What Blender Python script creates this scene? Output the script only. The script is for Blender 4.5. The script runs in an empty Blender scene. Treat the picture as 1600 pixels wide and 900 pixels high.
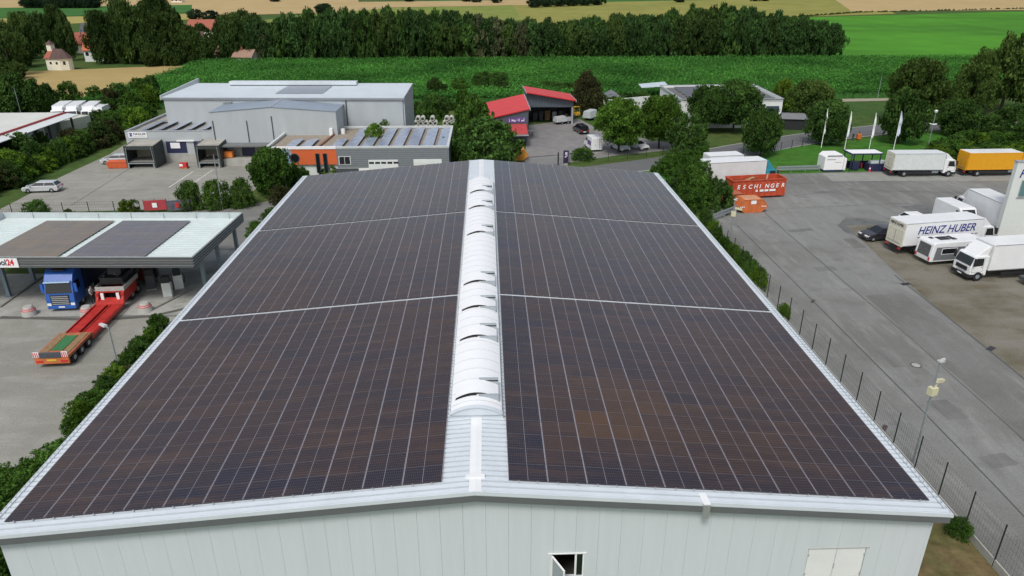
import bpy, bmesh, math, random
import numpy as np
from mathutils import Vector, Matrix
R = math.radians
random.seed(7)
scene = bpy.context.scene
COL = scene.collection

# ------------------------------------------------------------------ camera
CAM = (0.734, -25.236, 28.0); YAW = R(1.961); PIT = R(23.683); FPX = 1120.8
cy_, sy_, cp_, sp_ = math.cos(YAW), math.sin(YAW), math.cos(PIT), math.sin(PIT)
FW = (sy_*cp_, cy_*cp_, -sp_); RT = (cy_, -sy_, 0); UP = (sy_*sp_, cy_*sp_, cp_)
RIDGE = 7.78; SL = R(4.955)

def terrain(x, y):
    t = max(0.0, y-330)
    h = 0.018*t*t/(t+160)
    return h
def ray(px, py):
    a = (px-800)/FPX; b = (450-py)/FPX
    return [FW[i]+a*RT[i]+b*UP[i] for i in range(3)]
def G(px, py, z=0.0):
    """ground position seen at a spot of the survey picture"""
    d = ray(px, py); t = (z-CAM[2])/d[2]
    return (CAM[0]+d[0]*t, CAM[1]+d[1]*t, z)
def GT(px, py):
    d = ray(px, py); t = 100.0
    while t < 3000:
        x, y, z = (CAM[i]+d[i]*t for i in range(3))
        if z <= terrain(x, y): return (x, y, terrain(x, y))
        t += 1.0
    return (x, y, terrain(x, y))
def GY(px, py, Y):
    d = ray(px, py); t = (Y-CAM[1])/d[1]
    return (CAM[0]+d[0]*t, Y, CAM[2]+d[2]*t)

cam = bpy.data.cameras.new('camera'); camo = bpy.data.objects.new('camera', cam); COL.objects.link(camo)
cam.sensor_width = 36; cam.lens = FPX/1600*36; cam.clip_end = 6000; cam.clip_start = 0.5
camo.matrix_world = Matrix(((RT[0], UP[0], -FW[0], CAM[0]), (RT[1], UP[1], -FW[1], CAM[1]), (RT[2], UP[2], -FW[2], CAM[2]), (0, 0, 0, 1)))
scene.camera = camo

# ------------------------------------------------------------------ materials
MATS = {}
def M(name, col, rough=.6, metal=0., var=.12, scale=1.5, bump=0., spec=.5, tint=None, tscale=.3, tamt=.5, emit=0, stretch=None, coat=0.):
    if name in MATS: return MATS[name]
    m = bpy.data.materials.new(name); m.use_nodes = True
    nt = m.node_tree; N = nt.nodes; Lk = nt.links; b = N['Principled BSDF']
    b.inputs['Roughness'].default_value = rough; b.inputs['Metallic'].default_value = metal
    b.inputs['Specular IOR Level'].default_value = .08 if (rough >= .9 and spec == .5) else spec
    b.inputs['Coat Weight'].default_value = coat
    tc = N.new('ShaderNodeTexCoord'); src = tc.outputs['Object']
    if stretch:
        mp = N.new('ShaderNodeMapping'); mp.inputs['Scale'].default_value = stretch
        Lk.new(src, mp.inputs['Vector']); src = mp.outputs['Vector']
    c0 = tuple(col)+(1,)
    last = None
    if tint:
        nz = N.new('ShaderNodeTexNoise'); nz.inputs['Scale'].default_value = tscale; nz.inputs['Detail'].default_value = 6
        nz.inputs['Roughness'].default_value = .62
        Lk.new(src, nz.inputs['Vector'])
        rp = N.new('ShaderNodeMapRange'); rp.inputs['From Min'].default_value = .42; rp.inputs['From Max'].default_value = .62
        rp.inputs['To Max'].default_value = tamt
        Lk.new(nz.outputs['Fac'], rp.inputs['Value'])
        mx = N.new('ShaderNodeMix'); mx.data_type = 'RGBA'
        mx.inputs['A'].default_value = c0; mx.inputs['B'].default_value = tuple(tint)+(1,)
        Lk.new(rp.outputs['Result'], mx.inputs['Factor']); last = mx.outputs['Result']
    if var > 0:
        nz = N.new('ShaderNodeTexNoise'); nz.inputs['Scale'].default_value = scale; nz.inputs['Detail'].default_value = 8
        nz.inputs['Roughness'].default_value = .65
        Lk.new(src, nz.inputs['Vector'])
        rp = N.new('ShaderNodeMapRange'); rp.inputs['From Min'].default_value = .3; rp.inputs['From Max'].default_value = .7
        rp.inputs['To Min'].default_value = 1-var; rp.inputs['To Max'].default_value = 1+var
        Lk.new(nz.outputs['Fac'], rp.inputs['Value'])
        mu = N.new('ShaderNodeMix'); mu.data_type = 'RGBA'; mu.blend_type = 'MULTIPLY'; mu.inputs['Factor'].default_value = 1
        if last: Lk.new(last, mu.inputs['A'])
        else: mu.inputs['A'].default_value = c0
        Lk.new(rp.outputs['Result'], mu.inputs['B']); last = mu.outputs['Result']
        if bump:
            bp = N.new('ShaderNodeBump'); bp.inputs['Strength'].default_value = bump; bp.inputs['Distance'].default_value = .05
            Lk.new(nz.outputs['Fac'], bp.inputs['Height']); Lk.new(bp.outputs['Normal'], b.inputs['Normal'])
    if last: Lk.new(last, b.inputs['Base Color'])
    else: b.inputs['Base Color'].default_value = c0
    MATS[name] = m
    return m

def leafmat(name, col, hue=.25, trans=.25, clump=.35):
    if name in MATS: return MATS[name]
    m = bpy.data.materials.new(name); m.use_nodes = True
    nt = m.node_tree; N = nt.nodes; Lk = nt.links; N.remove(N['Principled BSDF']); out = N['Material Output']
    geo = N.new('ShaderNodeNewGeometry'); oi = N.new('ShaderNodeObjectInfo')
    tc = N.new('ShaderNodeTexCoord')
    nz = N.new('ShaderNodeTexNoise'); nz.inputs['Scale'].default_value = clump; nz.inputs['Detail'].default_value = 4
    Lk.new(geo.outputs['Position'], nz.inputs['Vector'])
    r1 = N.new('ShaderNodeMapRange'); r1.inputs['To Min'].default_value = .55; r1.inputs['To Max'].default_value = 1.45
    Lk.new(geo.outputs['Random Per Island'], r1.inputs['Value'])
    r2 = N.new('ShaderNodeMapRange'); r2.inputs['From Min'].default_value = .3; r2.inputs['From Max'].default_value = .7
    r2.inputs['To Min'].default_value = .6; r2.inputs['To Max'].default_value = 1.4
    Lk.new(nz.outputs['Fac'], r2.inputs['Value'])
    r3 = N.new('ShaderNodeMapRange'); r3.inputs['To Min'].default_value = .8; r3.inputs['To Max'].default_value = 1.2
    Lk.new(oi.outputs['Random'], r3.inputs['Value'])
    a = N.new('ShaderNodeMath'); a.operation = 'MULTIPLY'; Lk.new(r1.outputs[0], a.inputs[0]); Lk.new(r2.outputs[0], a.inputs[1])
    a2 = N.new('ShaderNodeMath'); a2.operation = 'MULTIPLY'; Lk.new(a.outputs[0], a2.inputs[0]); Lk.new(r3.outputs[0], a2.inputs[1])
    mx = N.new('ShaderNodeMix'); mx.data_type = 'RGBA'
    mx.inputs['A'].default_value = tuple(col)+(1,)
    mx.inputs['B'].default_value = (col[0]*(1+hue*2.2), col[1]*(1+hue*.6), col[2]*.8, 1)
    Lk.new(nz.outputs['Fac'], mx.inputs['Factor'])
    mu = N.new('ShaderNodeMix'); mu.data_type = 'RGBA'; mu.blend_type = 'MULTIPLY'; mu.inputs['Factor'].default_value = 1
    Lk.new(mx.outputs['Result'], mu.inputs['A']); Lk.new(a2.outputs[0], mu.inputs['B'])
    d = N.new('ShaderNodeBsdfDiffuse'); t = N.new('ShaderNodeBsdfTranslucent'); mm = N.new('ShaderNodeMixShader')
    mm.inputs[0].default_value = trans
    Lk.new(mu.outputs['Result'], d.inputs['Color']); Lk.new(mu.outputs['Result'], t.inputs['Color'])
    Lk.new(d.outputs[0], mm.inputs[1]); Lk.new(t.outputs[0], mm.inputs[2]); Lk.new(mm.outputs[0], out.inputs['Surface'])
    MATS[name] = m
    return m

white = M('white_sheet', (.63, .69, .74), .42, var=.05, scale=.8)
whitep = M('white_paint', (.80, .82, .83), .35, var=.05, scale=1.2, coat=.3)
creamp = M('cream_paint', (.66, .64, .52), .45, var=.12, scale=1.5)
whited = M('white_render', (.74, .77, .76), .8, var=.06, scale=.7)
wallp = M('wall_sheet', (.60, .66, .69), .5, var=.035, scale=1., stretch=(2.2, 2.2, .12))
greyl = M('grey_sheet', (.42, .46, .48), .5, var=.07, scale=.6, stretch=(1, 1, .25))
greym = M('grey_metal', (.24, .26, .28), .45, var=.08)
greyd = M('dark_grey', (.07, .08, .095), .5, var=.1)
alu = M('aluminium', (.55, .57, .6), .4, .6, var=.06)
galv = M('galvanised', (.36, .40, .42), .5, .5, var=.12, scale=4)
black = M('black_rubber', (.012, .012, .014), .7, var=.2)
blackp = M('black_plastic', (.02, .021, .024), .5, var=.1)
glass = M('dark_glass', (.012, .016, .02), .06, var=0, spec=.8)
navy = M('navy_paint', (.022, .026, .075), .5, var=.1)
redp = M('red_roof', (.60, .032, .03), .45, var=.12, scale=.7)
redtr = M('red_trailer', (.43, .026, .02), .55, var=.3, scale=2)
redor = M('container_red', (.50, .075, .03), .6, var=.2, scale=1.5)
orange = M('orange_paint', (.55, .15, .045), .6, var=.2, scale=1.5)
orangew = M('orange_wall', (.68, .135, .04), .7, var=.05)
yellow = M('yellow_paint', (.72, .34, .012), .45, var=.05)
yellowsk = M('yellow_skip', (.60, .27, .04), .6, var=.18)
bluet = M('blue_truck', (.025, .11, .42), .35, var=.06, coat=.4)
teal = M('teal_paint', (.03, .27, .36), .4, var=.06)
purple = M('purple_print', (.12, .075, .24), .6, var=.3, scale=2)
silver = M('silver_car', (.62, .65, .68), .3, .3, var=.03, coat=.5)
darkcar = M('dark_car', (.045, .04, .05), .3, .2, var=.05, coat=.6)
blackcar = M('black_car', (.012, .012, .015), .25, var=.05, coat=.6)
concrete = M('concrete', (.38, .38, .35), .85, var=.15, scale=1.2)
concd = M('concrete_dark', (.22, .22, .20), .9, var=.2, scale=1.5)
roofgrey = M('roof_membrane', (.36, .35, .31), .85, var=.22, scale=.6, tint=(.22, .20, .17), tscale=.25)
gravelroof = M('gravel_roof', (.30, .26, .21), .9, var=.3, scale=3)
bluegrey = M('blue_grey_roof', (.30, .36, .43), .4, .2, var=.08, scale=.5)
tilered = M('brick_tile', (.33, .10, .065), .8, var=.25, scale=2)
tiledark = M('old_tile', (.10, .06, .055), .8, var=.3, scale=2)
cream = M('cream_render', (.82, .79, .66), .85, var=.05)
wood = M('wood', (.34, .22, .11), .8, var=.25, scale=3)
bark = M('bark', (.06, .052, .044), .9, var=.3, scale=4)
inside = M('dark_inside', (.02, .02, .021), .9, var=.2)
signw = M('sign_white', (.85, .86, .87), .5, var=.02)
inkb = M('blue_ink', (.02, .03, .22), .6, var=0)
inkd = M('dark_ink', (.04, .05, .08), .6, var=0)
inkr = M('red_ink', (.6, .02, .04), .6, var=0)
inkw = M('white_ink', (.85, .85, .85), .6, var=0)
lampg = M('lamp_glass', (.8, .82, .82), .3, var=0)
beige = M('beige_box', (.62, .60, .40), .5, var=.04)
greenmat = M('green_mat', (.035, .17, .06), .8, var=.3, scale=5)
skin = M('skin', (.45, .28, .2), .6, var=0)
shirt = M('grey_shirt', (.45, .45, .46), .8, var=.1)
trousers = M('dark_trousers', (.03, .032, .04), .8, var=.1)
redmark = M('red_marking', (.55, .03, .03), .6, var=.05)

def ground_mat(name, col, dark, light, patch=.09, streak=(.9, .16, 1), grain=9., spots=.35, rot=0.):
    m = bpy.data.materials.new(name); m.use_nodes = True
    nt = m.node_tree; N = nt.nodes; Lk = nt.links; b = N['Principled BSDF']
    b.inputs['Roughness'].default_value = .85; b.inputs['Specular IOR Level'].default_value = .2
    tc = N.new('ShaderNodeTexCoord'); src = tc.outputs['Object']
    def noise(scale, detail=6, vec=None, rough=.6):
        n = N.new('ShaderNodeTexNoise'); n.inputs['Scale'].default_value = scale; n.inputs['Detail'].default_value = detail; n.inputs['Roughness'].default_value = rough
        Lk.new(vec or src, n.inputs['Vector']); return n.outputs['Fac']
    def rng_(v, a, c, lo=0., hi=1.):
        n = N.new('ShaderNodeMapRange'); n.inputs['From Min'].default_value = a; n.inputs['From Max'].default_value = c; n.inputs['To Min'].default_value = lo; n.inputs['To Max'].default_value = hi
        Lk.new(v, n.inputs['Value']); return n.outputs[0]
    def mix(f, a, c, bt='MIX'):
        n = N.new('ShaderNodeMix'); n.data_type = 'RGBA'; n.blend_type = bt
        if isinstance(f, float): n.inputs['Factor'].default_value = f
        else: Lk.new(f, n.inputs['Factor'])
        for k, v in (('A', a), ('B', c)):
            if isinstance(v, tuple): n.inputs[k].default_value = v+(1,)
            else: Lk.new(v, n.inputs[k])
        return n.outputs['Result']
    mp = N.new('ShaderNodeMapping'); mp.inputs['Scale'].default_value = streak; mp.inputs['Rotation'].default_value = (0, 0, rot); Lk.new(src, mp.inputs['Vector'])
    c = mix(rng_(noise(patch, 5), .42, .60, 0, .8), col, dark)
    c = mix(rng_(noise(.8, 7, mp.outputs[0], .7), .48, .68, 0, .7), c, light)
    c = mix(rng_(noise(.45, 6, None, .7), .52, .66, 0, .55), c, dark)
    vo = N.new('ShaderNodeTexVoronoi'); vo.inputs['Scale'].default_value = .22; Lk.new(src, vo.inputs['Vector'])
    sp = rng_(vo.outputs['Distance'], .05, .17, spots, 0)
    c = mix(sp, c, tuple(v*.45 for v in col))
    g = rng_(noise(grain, 4, None, .8), .3, .7, .78, 1.22)
    c = mix(1., c, g, 'MULTIPLY')
    Lk.new(c, b.inputs['Base Color']); MATS[name] = m
    return m

# ------------------------------------------------------------------ mesh builder
class MB:
    def __init__(s): s.v = []; s.f = []
    def add(s, vs, fs):
        n = len(s.v); s.v += [tuple(p) for p in vs]; s.f += [tuple(i+n for i in f) for f in fs]
        return s
    def box(s, x0, y0, z0, x1, y1, z1):
        return s.add([(x0,y0,z0),(x1,y0,z0),(x1,y1,z0),(x0,y1,z0),(x0,y0,z1),(x1,y0,z1),(x1,y1,z1),(x0,y1,z1)],
              [(0,3,2,1),(4,5,6,7),(0,1,5,4),(1,2,6,5),(2,3,7,6),(3,0,4,7)])
    def hexa(s, p):
        return s.add(p, [(0,3,2,1),(4,5,6,7),(0,1,5,4),(1,2,6,5),(2,3,7,6),(3,0,4,7)])
    def quad(s, a, b, c, d): return s.add([a, b, c, d], [(0,1,2,3)])
    def poly(s, pts): return s.add(pts, [tuple(range(len(pts)))])
    def prism(s, pts, vec):
        n = len(pts); q = [tuple(p[i]+vec[i] for i in range(3)) for p in pts]
        return s.add(list(pts)+q, [tuple(range(n))[::-1], tuple(range(n, 2*n))]+[(i, (i+1) % n, n+(i+1) % n, n+i) for i in range(n)])
    def side(s, pts, y0, y1): return s.prism([(x, y0, z) for x, z in pts], (0, y1-y0, 0))
    def cyl(s, p0, p1, r0, r1=None, n=10):
        r1 = r0 if r1 is None else r1
        p0 = Vector(p0); p1 = Vector(p1); d = (p1-p0).normalized()
        u = d.orthogonal().normalized(); w = d.cross(u)
        vs = []
        for p, r in ((p0, r0), (p1, r1)):
            for i in range(n):
                a = 2*math.pi*i/n; vs.append(tuple(p+u*(r*math.cos(a))+w*(r*math.sin(a))))
        return s.add(vs, [tuple(range(n))[::-1], tuple(range(n, 2*n))]+[(i, (i+1) % n, n+(i+1) % n, n+i) for i in range(n)])
    def tube(s, pts, r, n=8):
        for a, b in zip(pts[:-1], pts[1:]): s.cyl(a, b, r, r, n)
        return s
    def bar(s, p0, p1, w, h):
        """rectangular bar between two points, w across (horizontal), h along the third direction"""
        p0 = Vector(p0); p1 = Vector(p1); d = (p1-p0).normalized()
        u = d.cross(Vector((0, 0, 1)))
        u = Vector((1, 0, 0)) if u.length < 1e-4 else u.normalized()
        v = u.cross(d)
        c = [(-w/2, -h/2), (w/2, -h/2), (w/2, h/2), (-w/2, h/2)]
        return s.add([tuple(p+u*a+v*b) for p in (p0, p1) for a, b in c], [(0,1,2,3),(7,6,5,4),(0,4,5,1),(1,5,6,2),(2,6,7,3),(3,7,4,0)])
    def build(s, name, mat, parent=None, bevel=0., smooth=False, off=None, seg=2):
        me = bpy.data.meshes.new(name)
        vs = s.v
        if off is not None: vs = [(x-off[0], y-off[1], z-off[2]) for x, y, z in vs]
        me.from_pydata(vs, [], s.f)
        bm = bmesh.new(); bm.from_mesh(me)
        bmesh.ops.recalc_face_normals(bm, faces=bm.faces)
        if bevel:
            es = [e for e in bm.edges if len(e.link_faces) == 2 and e.calc_face_angle(0) > .35]
            bmesh.ops.bevel(bm, geom=es, offset=bevel, segments=seg, affect='EDGES', profile=.6)
        bm.to_mesh(me); bm.free()
        if smooth:
            for p in me.polygons: p.use_smooth = True
        me.materials.append(mat)
        o = bpy.data.objects.new(name, me); COL.objects.link(o)
        if parent: o.parent = parent
        return o

def tag(o, label=None, cat=None, group=None, kind=None):
    if label: o['label'] = label
    if cat: o['category'] = cat
    if group: o['group'] = group
    if kind: o['kind'] = kind
    return o
def thing(name, label, cat, loc=(0,0,0), rz=0., group=None):
    o = bpy.data.objects.new(name, None); COL.objects.link(o); o.empty_display_size = .5
    o.location = loc; o.rotation_euler = (0, 0, rz)
    return tag(o, label, cat, group)
def copy_tree(o, parent=None):
    c = o.copy(); COL.objects.link(c); c.parent = parent
    for ch in list(o.children): copy_tree(ch, c)
    return c
def text(name, body, size, mat, parent, loc, rot=(R(90), 0, 0), bold=.0, shear=0., align='LEFT', sx=1.):
    cu = bpy.data.curves.new(name, 'FONT'); cu.body = body; cu.size = size; cu.extrude = .004; cu.offset = bold
    cu.shear = shear; cu.align_x = align; cu.materials.append(mat)
    tmp = bpy.data.objects.new(name, cu); COL.objects.link(tmp)
    me = bpy.data.meshes.new_from_object(tmp.evaluated_get(bpy.context.evaluated_depsgraph_get()))
    bpy.data.objects.remove(tmp); me.name = name
    o = bpy.data.objects.new(name, me); COL.objects.link(o)
    o.parent = parent; o.location = loc; o.rotation_euler = rot; o.scale = (sx, 1, 1)
    return o
def struct(name, mb, mat, kind='structure', **k): return tag(mb.build(name, mat, **k), kind=kind)

# ================================================================== SETTING: ground
grassm = M('ground_grass', (.055, .105, .028), .95, var=.3, scale=.5, tint=(.105, .115, .035), tscale=.05, tamt=.5)
def grid_patch(name, pts, nx, ny, zoff, mat, kind='structure'):
    """pts: 4 ground corners (a,b,c,d); bilinear patch draped on the terrain"""
    vs = []; fs = []
    a, b, c, d = pts
    for j in range(ny+1):
        for i in range(nx+1):
            u = i/nx; v = j/ny
            x = (a[0]*(1-u)+b[0]*u)*(1-v)+(d[0]*(1-u)+c[0]*u)*v
            y = (a[1]*(1-u)+b[1]*u)*(1-v)+(d[1]*(1-u)+c[1]*u)*v
            vs.append((x, y, terrain(x, y)+zoff))
    for j in range(ny):
        for i in range(nx):
            k = j*(nx+1)+i; fs.append((k, k+1, k+nx+2, k+nx+1))
    return struct(name, MB().add(vs, fs), mat, kind)
ys = [-300, -100, 0, 100, 200, 300, 330]+[330+20*i for i in range(1, 60)]+[1600, 1800, 2100, 2500, 3000, 3600]
xs = [-3000, -2000, -1400, -1000]+[-800+100*i for i in range(17)]+[1000, 1400, 2000, 3000]
vs = [(x, y, terrain(x, y)) for y in ys for x in xs]; nx = len(xs)
fs = [(j*nx+i, j*nx+i+1, (j+1)*nx+i+1, (j+1)*nx+i) for j in range(len(ys)-1) for i in range(nx-1)]
struct('ground', MB().add(vs, fs), grassm)

def sheet(name, pts, z, mat, kind='structure'):
    return struct(name, MB().poly([(p[0], p[1], z) for p in pts]), mat, kind)

asph = ground_mat('yard_asphalt', (.215, .22, .212), (.155, .157, .145), (.28, .283, .272), .06)
asph2 = M('road_asphalt', (.13, .135, .14), .85, var=.15, scale=1.5)
asph3 = ground_mat('old_asphalt', (.205, .208, .195), (.155, .158, .148), (.245, .245, .23), .09, (.2, .8, 1))
paver = ground_mat('parking_paving', (.19, .178, .145), (.115, .10, .062), (.225, .215, .19), .14, (.16, .9, 1))
conc_y = ground_mat('yard_concrete', (.30, .298, .265), (.23, .228, .20), (.355, .35, .32), .07, (.25, .8, 1), spots=.25)
conc_l = ground_mat('slab_concrete', (.37, .375, .35), (.21, .21, .19), (.43, .43, .41), .12, (.8, .25, 1), spots=.5)
soil = M('bare_soil', (.17, .125, .065), .95, var=.35, scale=1.2, tint=(.075, .09, .03), tscale=.35, tamt=.7)
seamm = M('tar_seam', (.09, .095, .095), .7, var=.2, scale=3)
FX = 26.45
kerb_pts = [G(1100, 345), G(1100, 291), G(1215, 271), G(1400, 267), G(1700, 258)]
sheet('yard_asphalt', [(FX, -30), (FX, 49)]+[p[:2] for p in kerb_pts]+[(190, 85), (190, -30)], .012, asph)
sheet('parking_paving', [G(1322, 352), G(1395, 352), G(1700, 352), G(1800, 640), G(1600, 592), G(1480, 495), G(1398, 425)], .018, paver)
sheet('lighter_asphalt', [G(1285, 271), G(1300, 283), G(1700, 283), G(1700, 262), G(1400, 269)], .017, M('pale_asphalt', (.27, .275, .255), .9, var=.15, scale=.8))
def seam(pxs, w=.1, z=.024):
    mb = MB()
    for p, q in zip(pxs[:-1], pxs[1:]):
        a = Vector(G(*p)); b = Vector(G(*q)); d = (b-a).normalized(); n = Vector((-d.y, d.x, 0))*w/2
        mb.add([(v.x, v.y, z) for v in (a-n, a+n, b+n, b-n)], [(0,1,2,3)])
    return mb
sheet('asphalt_patch', [G(1352, 462), G(1410, 458), G(1480, 512), G(1600, 606), G(1700, 690), G(1640, 735), G(1553, 640), G(1440, 540)], .016, ground_mat('patch_asphalt', (.18, .182, .174), (.14, .142, .133), (.225, .225, .218), .1))
sheet('wet_patch', [G(*p) for p in ((1308, 352), (1322, 340), (1360, 342), (1400, 350), (1420, 362), (1392, 376), (1350, 372), (1322, 364))], .017, M('wet_asphalt', (.13, .135, .13), .6, var=.3, scale=.8))
sheet('oil_patch', [G(*p) for p in ((1405, 323), (1440, 320), (1470, 328), (1480, 338), (1440, 334))], .017, MATS['wet_asphalt'])
sm = MB()
for pxs, w in (([(1152, 353), (1239, 439), (1436, 637), (1560, 765), (1640, 850)], .11), ([(1192, 330), (1238, 371), (1272, 400), (1330, 450), (1361, 476)], .10),
             ([(1361, 476), (1430, 535), (1553, 645), (1650, 735)], .07), ([(1240, 306), (1320, 297), (1480, 301), (1600, 298)], .07), ([(1228, 326), (1400, 318), (1500, 320)], .06),
             ([(1398, 430), (1480, 495), (1600, 592), (1700, 670)], .14), ([(1240, 287), (1420, 283), (1600, 284)], .05)):
    t = seam(pxs, w); sm.add(t.v, t.f)
struct('asphalt_seams', sm, seamm)
rp_ = MB()
for px, py, a, b, r0 in ((1290, 420, 2.2, 1.2, .1), (1335, 380, 1.4, 3.0, 0), (1250, 360, 3.2, .9, .2), (1180, 390, 1.2, 2.6, .05), (1480, 640, 1.6, 2.4, .1), (1290, 300, 4.0, 1.2, 0), (1420, 300, 2.5, 1.4, .1), (1390, 560, 1.0, 2.8, .05), (1560, 720, 2.0, 1.2, .2)):
    g = G(px, py); c, s = math.cos(r0), math.sin(r0)
    rp_.add([(g[0]+x*c-y*s, g[1]+x*s+y*c, .0155) for x, y in ((-a/2, -b/2), (a/2, -b/2), (a/2, b/2), (-a/2, b/2))], [(0,1,2,3)])
struct('asphalt_repairs', rp_, ground_mat('repair_asphalt', (.175, .178, .172), (.14, .142, .135), (.22, .22, .215), .3))
# drain grates and manholes
def plate(px, py, w, l, mat, name, label, rz=.75, grp=None):
    g = G(px, py)
    t = thing(name, label, 'drain cover', (g[0], g[1], .02), rz, grp)
    MB().box(-l/2, -w/2, 0, l/2, w/2, .015).build('frame', seamm, t)
    m = MB()
    for i in range(5): m.box(-l/2+.06, -w/2+.05+i*(w-.1)/5, .018, l/2-.06, -w/2+.05+(i+.6)*(w-.1)/5, .03)
    m.build('grate', mat, t)
plate(1415, 444, .5, 1.0, blackp, 'drain_grate', 'dark drain grate on the paving edge below the caravan', .2, 'drain grates along the paving seam')
plate(1548, 545, .5, 1.0, blackp, 'drain_grate', 'dark drain grate on the paving seam near the right frame edge', .6, 'drain grates along the paving seam')
plate(1382, 669, .3, .8, M('rust_iron', (.10, .06, .05), .8), 'drain_grate', 'rusty drain grate on the tar seam left of the near lamp post', .9)
plate(1270, 471, .3, .8, MATS['rust_iron'], 'drain_grate', 'small rusty grate on the tar seam halfway down the right roof edge', .9)
g = G(1431, 571); t = thing('manhole_cover', 'round pale manhole cover in the asphalt left of the near lamp post', 'manhole cover', (g[0], g[1], .02))
MB().cyl((0,0,0), (0,0,.012), .42, n=24).build('ring', seamm, t); MB().cyl((0,0,.01), (0,0,.022), .31, n=24).build('lid', concrete, t)

# left side grounds
sheet('station_yard', [(-140, 33.2), (-22, 33.2), (-22, 8.5), (-140, 6.5)], .012, conc_y)
sheet('near_lane', [(-140, 6.5), (-22, 8.5), (-22, -40), (-140, -40)], .012, asph3)
sheet('rear_lane', [(-140, 33.2), (-140, 62.0), (-52, 63.5), (-38, 64.3), (-32, 66.0), (-26, 71), (-16, 74), (-8, 76), (-8, 60), (-22, 60), (-22, 33.2)], .013, asph3)
sheet('station_slab', [(-70, 33.6), (-24.5, 33.6), (-24.5, 50), (-70, 50)], .026, conc_l)
sheet('station_lawn', [(-60, 44.3), (-41.5, 43.6), (-43.5, 58), (-62, 58)], .036, grassm)
sheet('depot_yard', [G(-80, 362), G(0, 327), G(60, 296), G(96, 276), G(171, 241), G(195, 226), (-61.5, 112), (-20, 110), (-22, 80), G(430, 280), G(392, 300), G(330, 325), G(0, 334), G(-80, 374)], .014, conc_y)
struct('yard_line', seam([(264, 293), (302, 268)], .16).add(*(lambda t: (t.v, t.f))(seam([(304, 285), (332, 266)], .16))), M('line_paint', (.62, .62, .58), .8, var=.25, scale=2))
sm = MB()
for pxs, w in (([(110, 322), (205, 262), (225, 250)], .08), ([(0, 496), (160, 500), (240, 494), (300, 480)], .5)):
    t = seam(pxs, w, .03); sm.add(t.v, t.f)
struct('slab_edge', sm, M('slab_edge_dark', (.10, .10, .09), .8))  # dark lines along the slab edge and in the depot yard
mb = MB()
for p, q in (((0, 480), (60, 437)), ((60, 437), (86, 420)), ((230, 488), (300, 452))):
    mb.bar(G(*p, .07), G(*q, .07), .18, .12)
struct('kerb_strip', mb, concd)

# roads
def ribbon(name, pxs, w, z, mat):
    P = [Vector(G(*p)) for p in pxs]; vs = []; fs = []
    for i, p in enumerate(P):
        d = (P[min(i+1, len(P)-1)]-P[max(i-1, 0)]).normalized(); n = Vector((-d.y, d.x, 0))*w/2
        vs += [(p.x+n.x, p.y+n.y, z), (p.x-n.x, p.y-n.y, z)]
    for i in range(len(P)-1): fs.append((2*i, 2*i+1, 2*i+3, 2*i+2))
    return struct(name, MB().add(vs, fs), mat)
roadp = [(700, 281), (860, 272), (960, 262), (1050, 252), (1140, 238), (1220, 223), (1300, 211), (1400, 200), (1480, 196), (1560, 196), (1700, 198)]
ribbon('road_kerb', roadp, 7.6, .05, concrete)
ribbon('road', roadp, 7.0, .06, asph2)
ribbon('field_track', [(880, 160), (940, 162), (1240, 163), (1310, 157), (1400, 155), (1480, 153), (1620, 149)], 4.0, .05, M('track_gravel', (.34, .31, .24), .9, var=.2))
sheet('forecourt', [G(818, 262), G(826, 196), G(905, 186), G(940, 205), G(1060, 226), G(1075, 240), G(900, 258)], .05, M('forecourt_asphalt', (.20, .195, .195), .85, var=.2, scale=.6, tint=(.26, .25, .23), tscale=.12))
sheet('fence_base_strip', [(FX-.4, 12), (FX+.3, 12), (FX+.3, 49), (FX-.4, 49)], .026, M('dark_base_strip', (.05, .055, .04), .95, var=.4, scale=2))  # dark band along the fence base
sheet('verge_lawn', [G(*p) for p in ((888, 255), (960, 244), (1040, 236), (1062, 233), (1064, 241), (1000, 250), (930, 259), (884, 265))], .07, grassm)
sheet('hall_strip', [(20, -20), (FX-.1, -20), (FX-.1, 14), (20, 14)], .02, soil)
sheet('hall_lawn', [(-26.5, -30), (-20, -30), (-20, 40), (-26.5, 40)], .03, grassm)
sheet('right_lawn', [G(1000, 292), G(1105, 292), G(1215, 272), G(1400, 267), G(1700, 259), G(1700, 205), G(1480, 205), G(1400, 210), G(1220, 232), G(1060, 262), G(940, 274)], .03, M('mown_lawn', (.05, .16, .022), .95, var=.25, scale=.6, tint=(.08, .15, .03), tscale=.15))

# far fields
def field(name, pxs, mat, z, n=30):
    return grid_patch(name, [GT(*p) for p in pxs], n, n, z, mat)
wheat = M('wheat', (.40, .30, .13), .95, var=.10, scale=.12, tint=(.33, .26, .11), tscale=.03)
wheat2 = M('wheat_pale', (.44, .33, .17), .95, var=.08, scale=.08, tint=(.38, .29, .13), tscale=.015)
stub = M('yellow_green', (.26, .25, .07), .95, var=.15, scale=.1, tint=(.17, .20, .05), tscale=.02)
mead = M('bright_meadow', (.075, .25, .024), .95, var=.16, scale=.05, tint=(.055, .175, .022), tscale=.012, tamt=.8)
cropg = M('green_crop', (.05, .15, .035), .95, var=.15, scale=.08, tint=(.04, .11, .03), tscale=.02)
field('wheat_field', [(-260, 175), (140, 152), (325, 101), (-200, 122)], wheat, .06)
field('meadow', [(1180, 100), (1900, 104), (1900, 10), (1235, 28)], mead, .08)
field('stubble_field', [(820, 40), (1400, 22), (1345, -4), (800, 6)], stub, .16)
field('far_wheat', [(1330, 18), (1900, 14), (1900, -8), (1300, -4)], wheat2, .20)
field('sloping_meadow', [(380, 36), (860, 32), (860, 4), (560, 12)], M('pale_meadow', (.17, .23, .05), .95, var=.15, scale=.1, tint=(.28, .25, .09), tscale=.02), .14)
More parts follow.
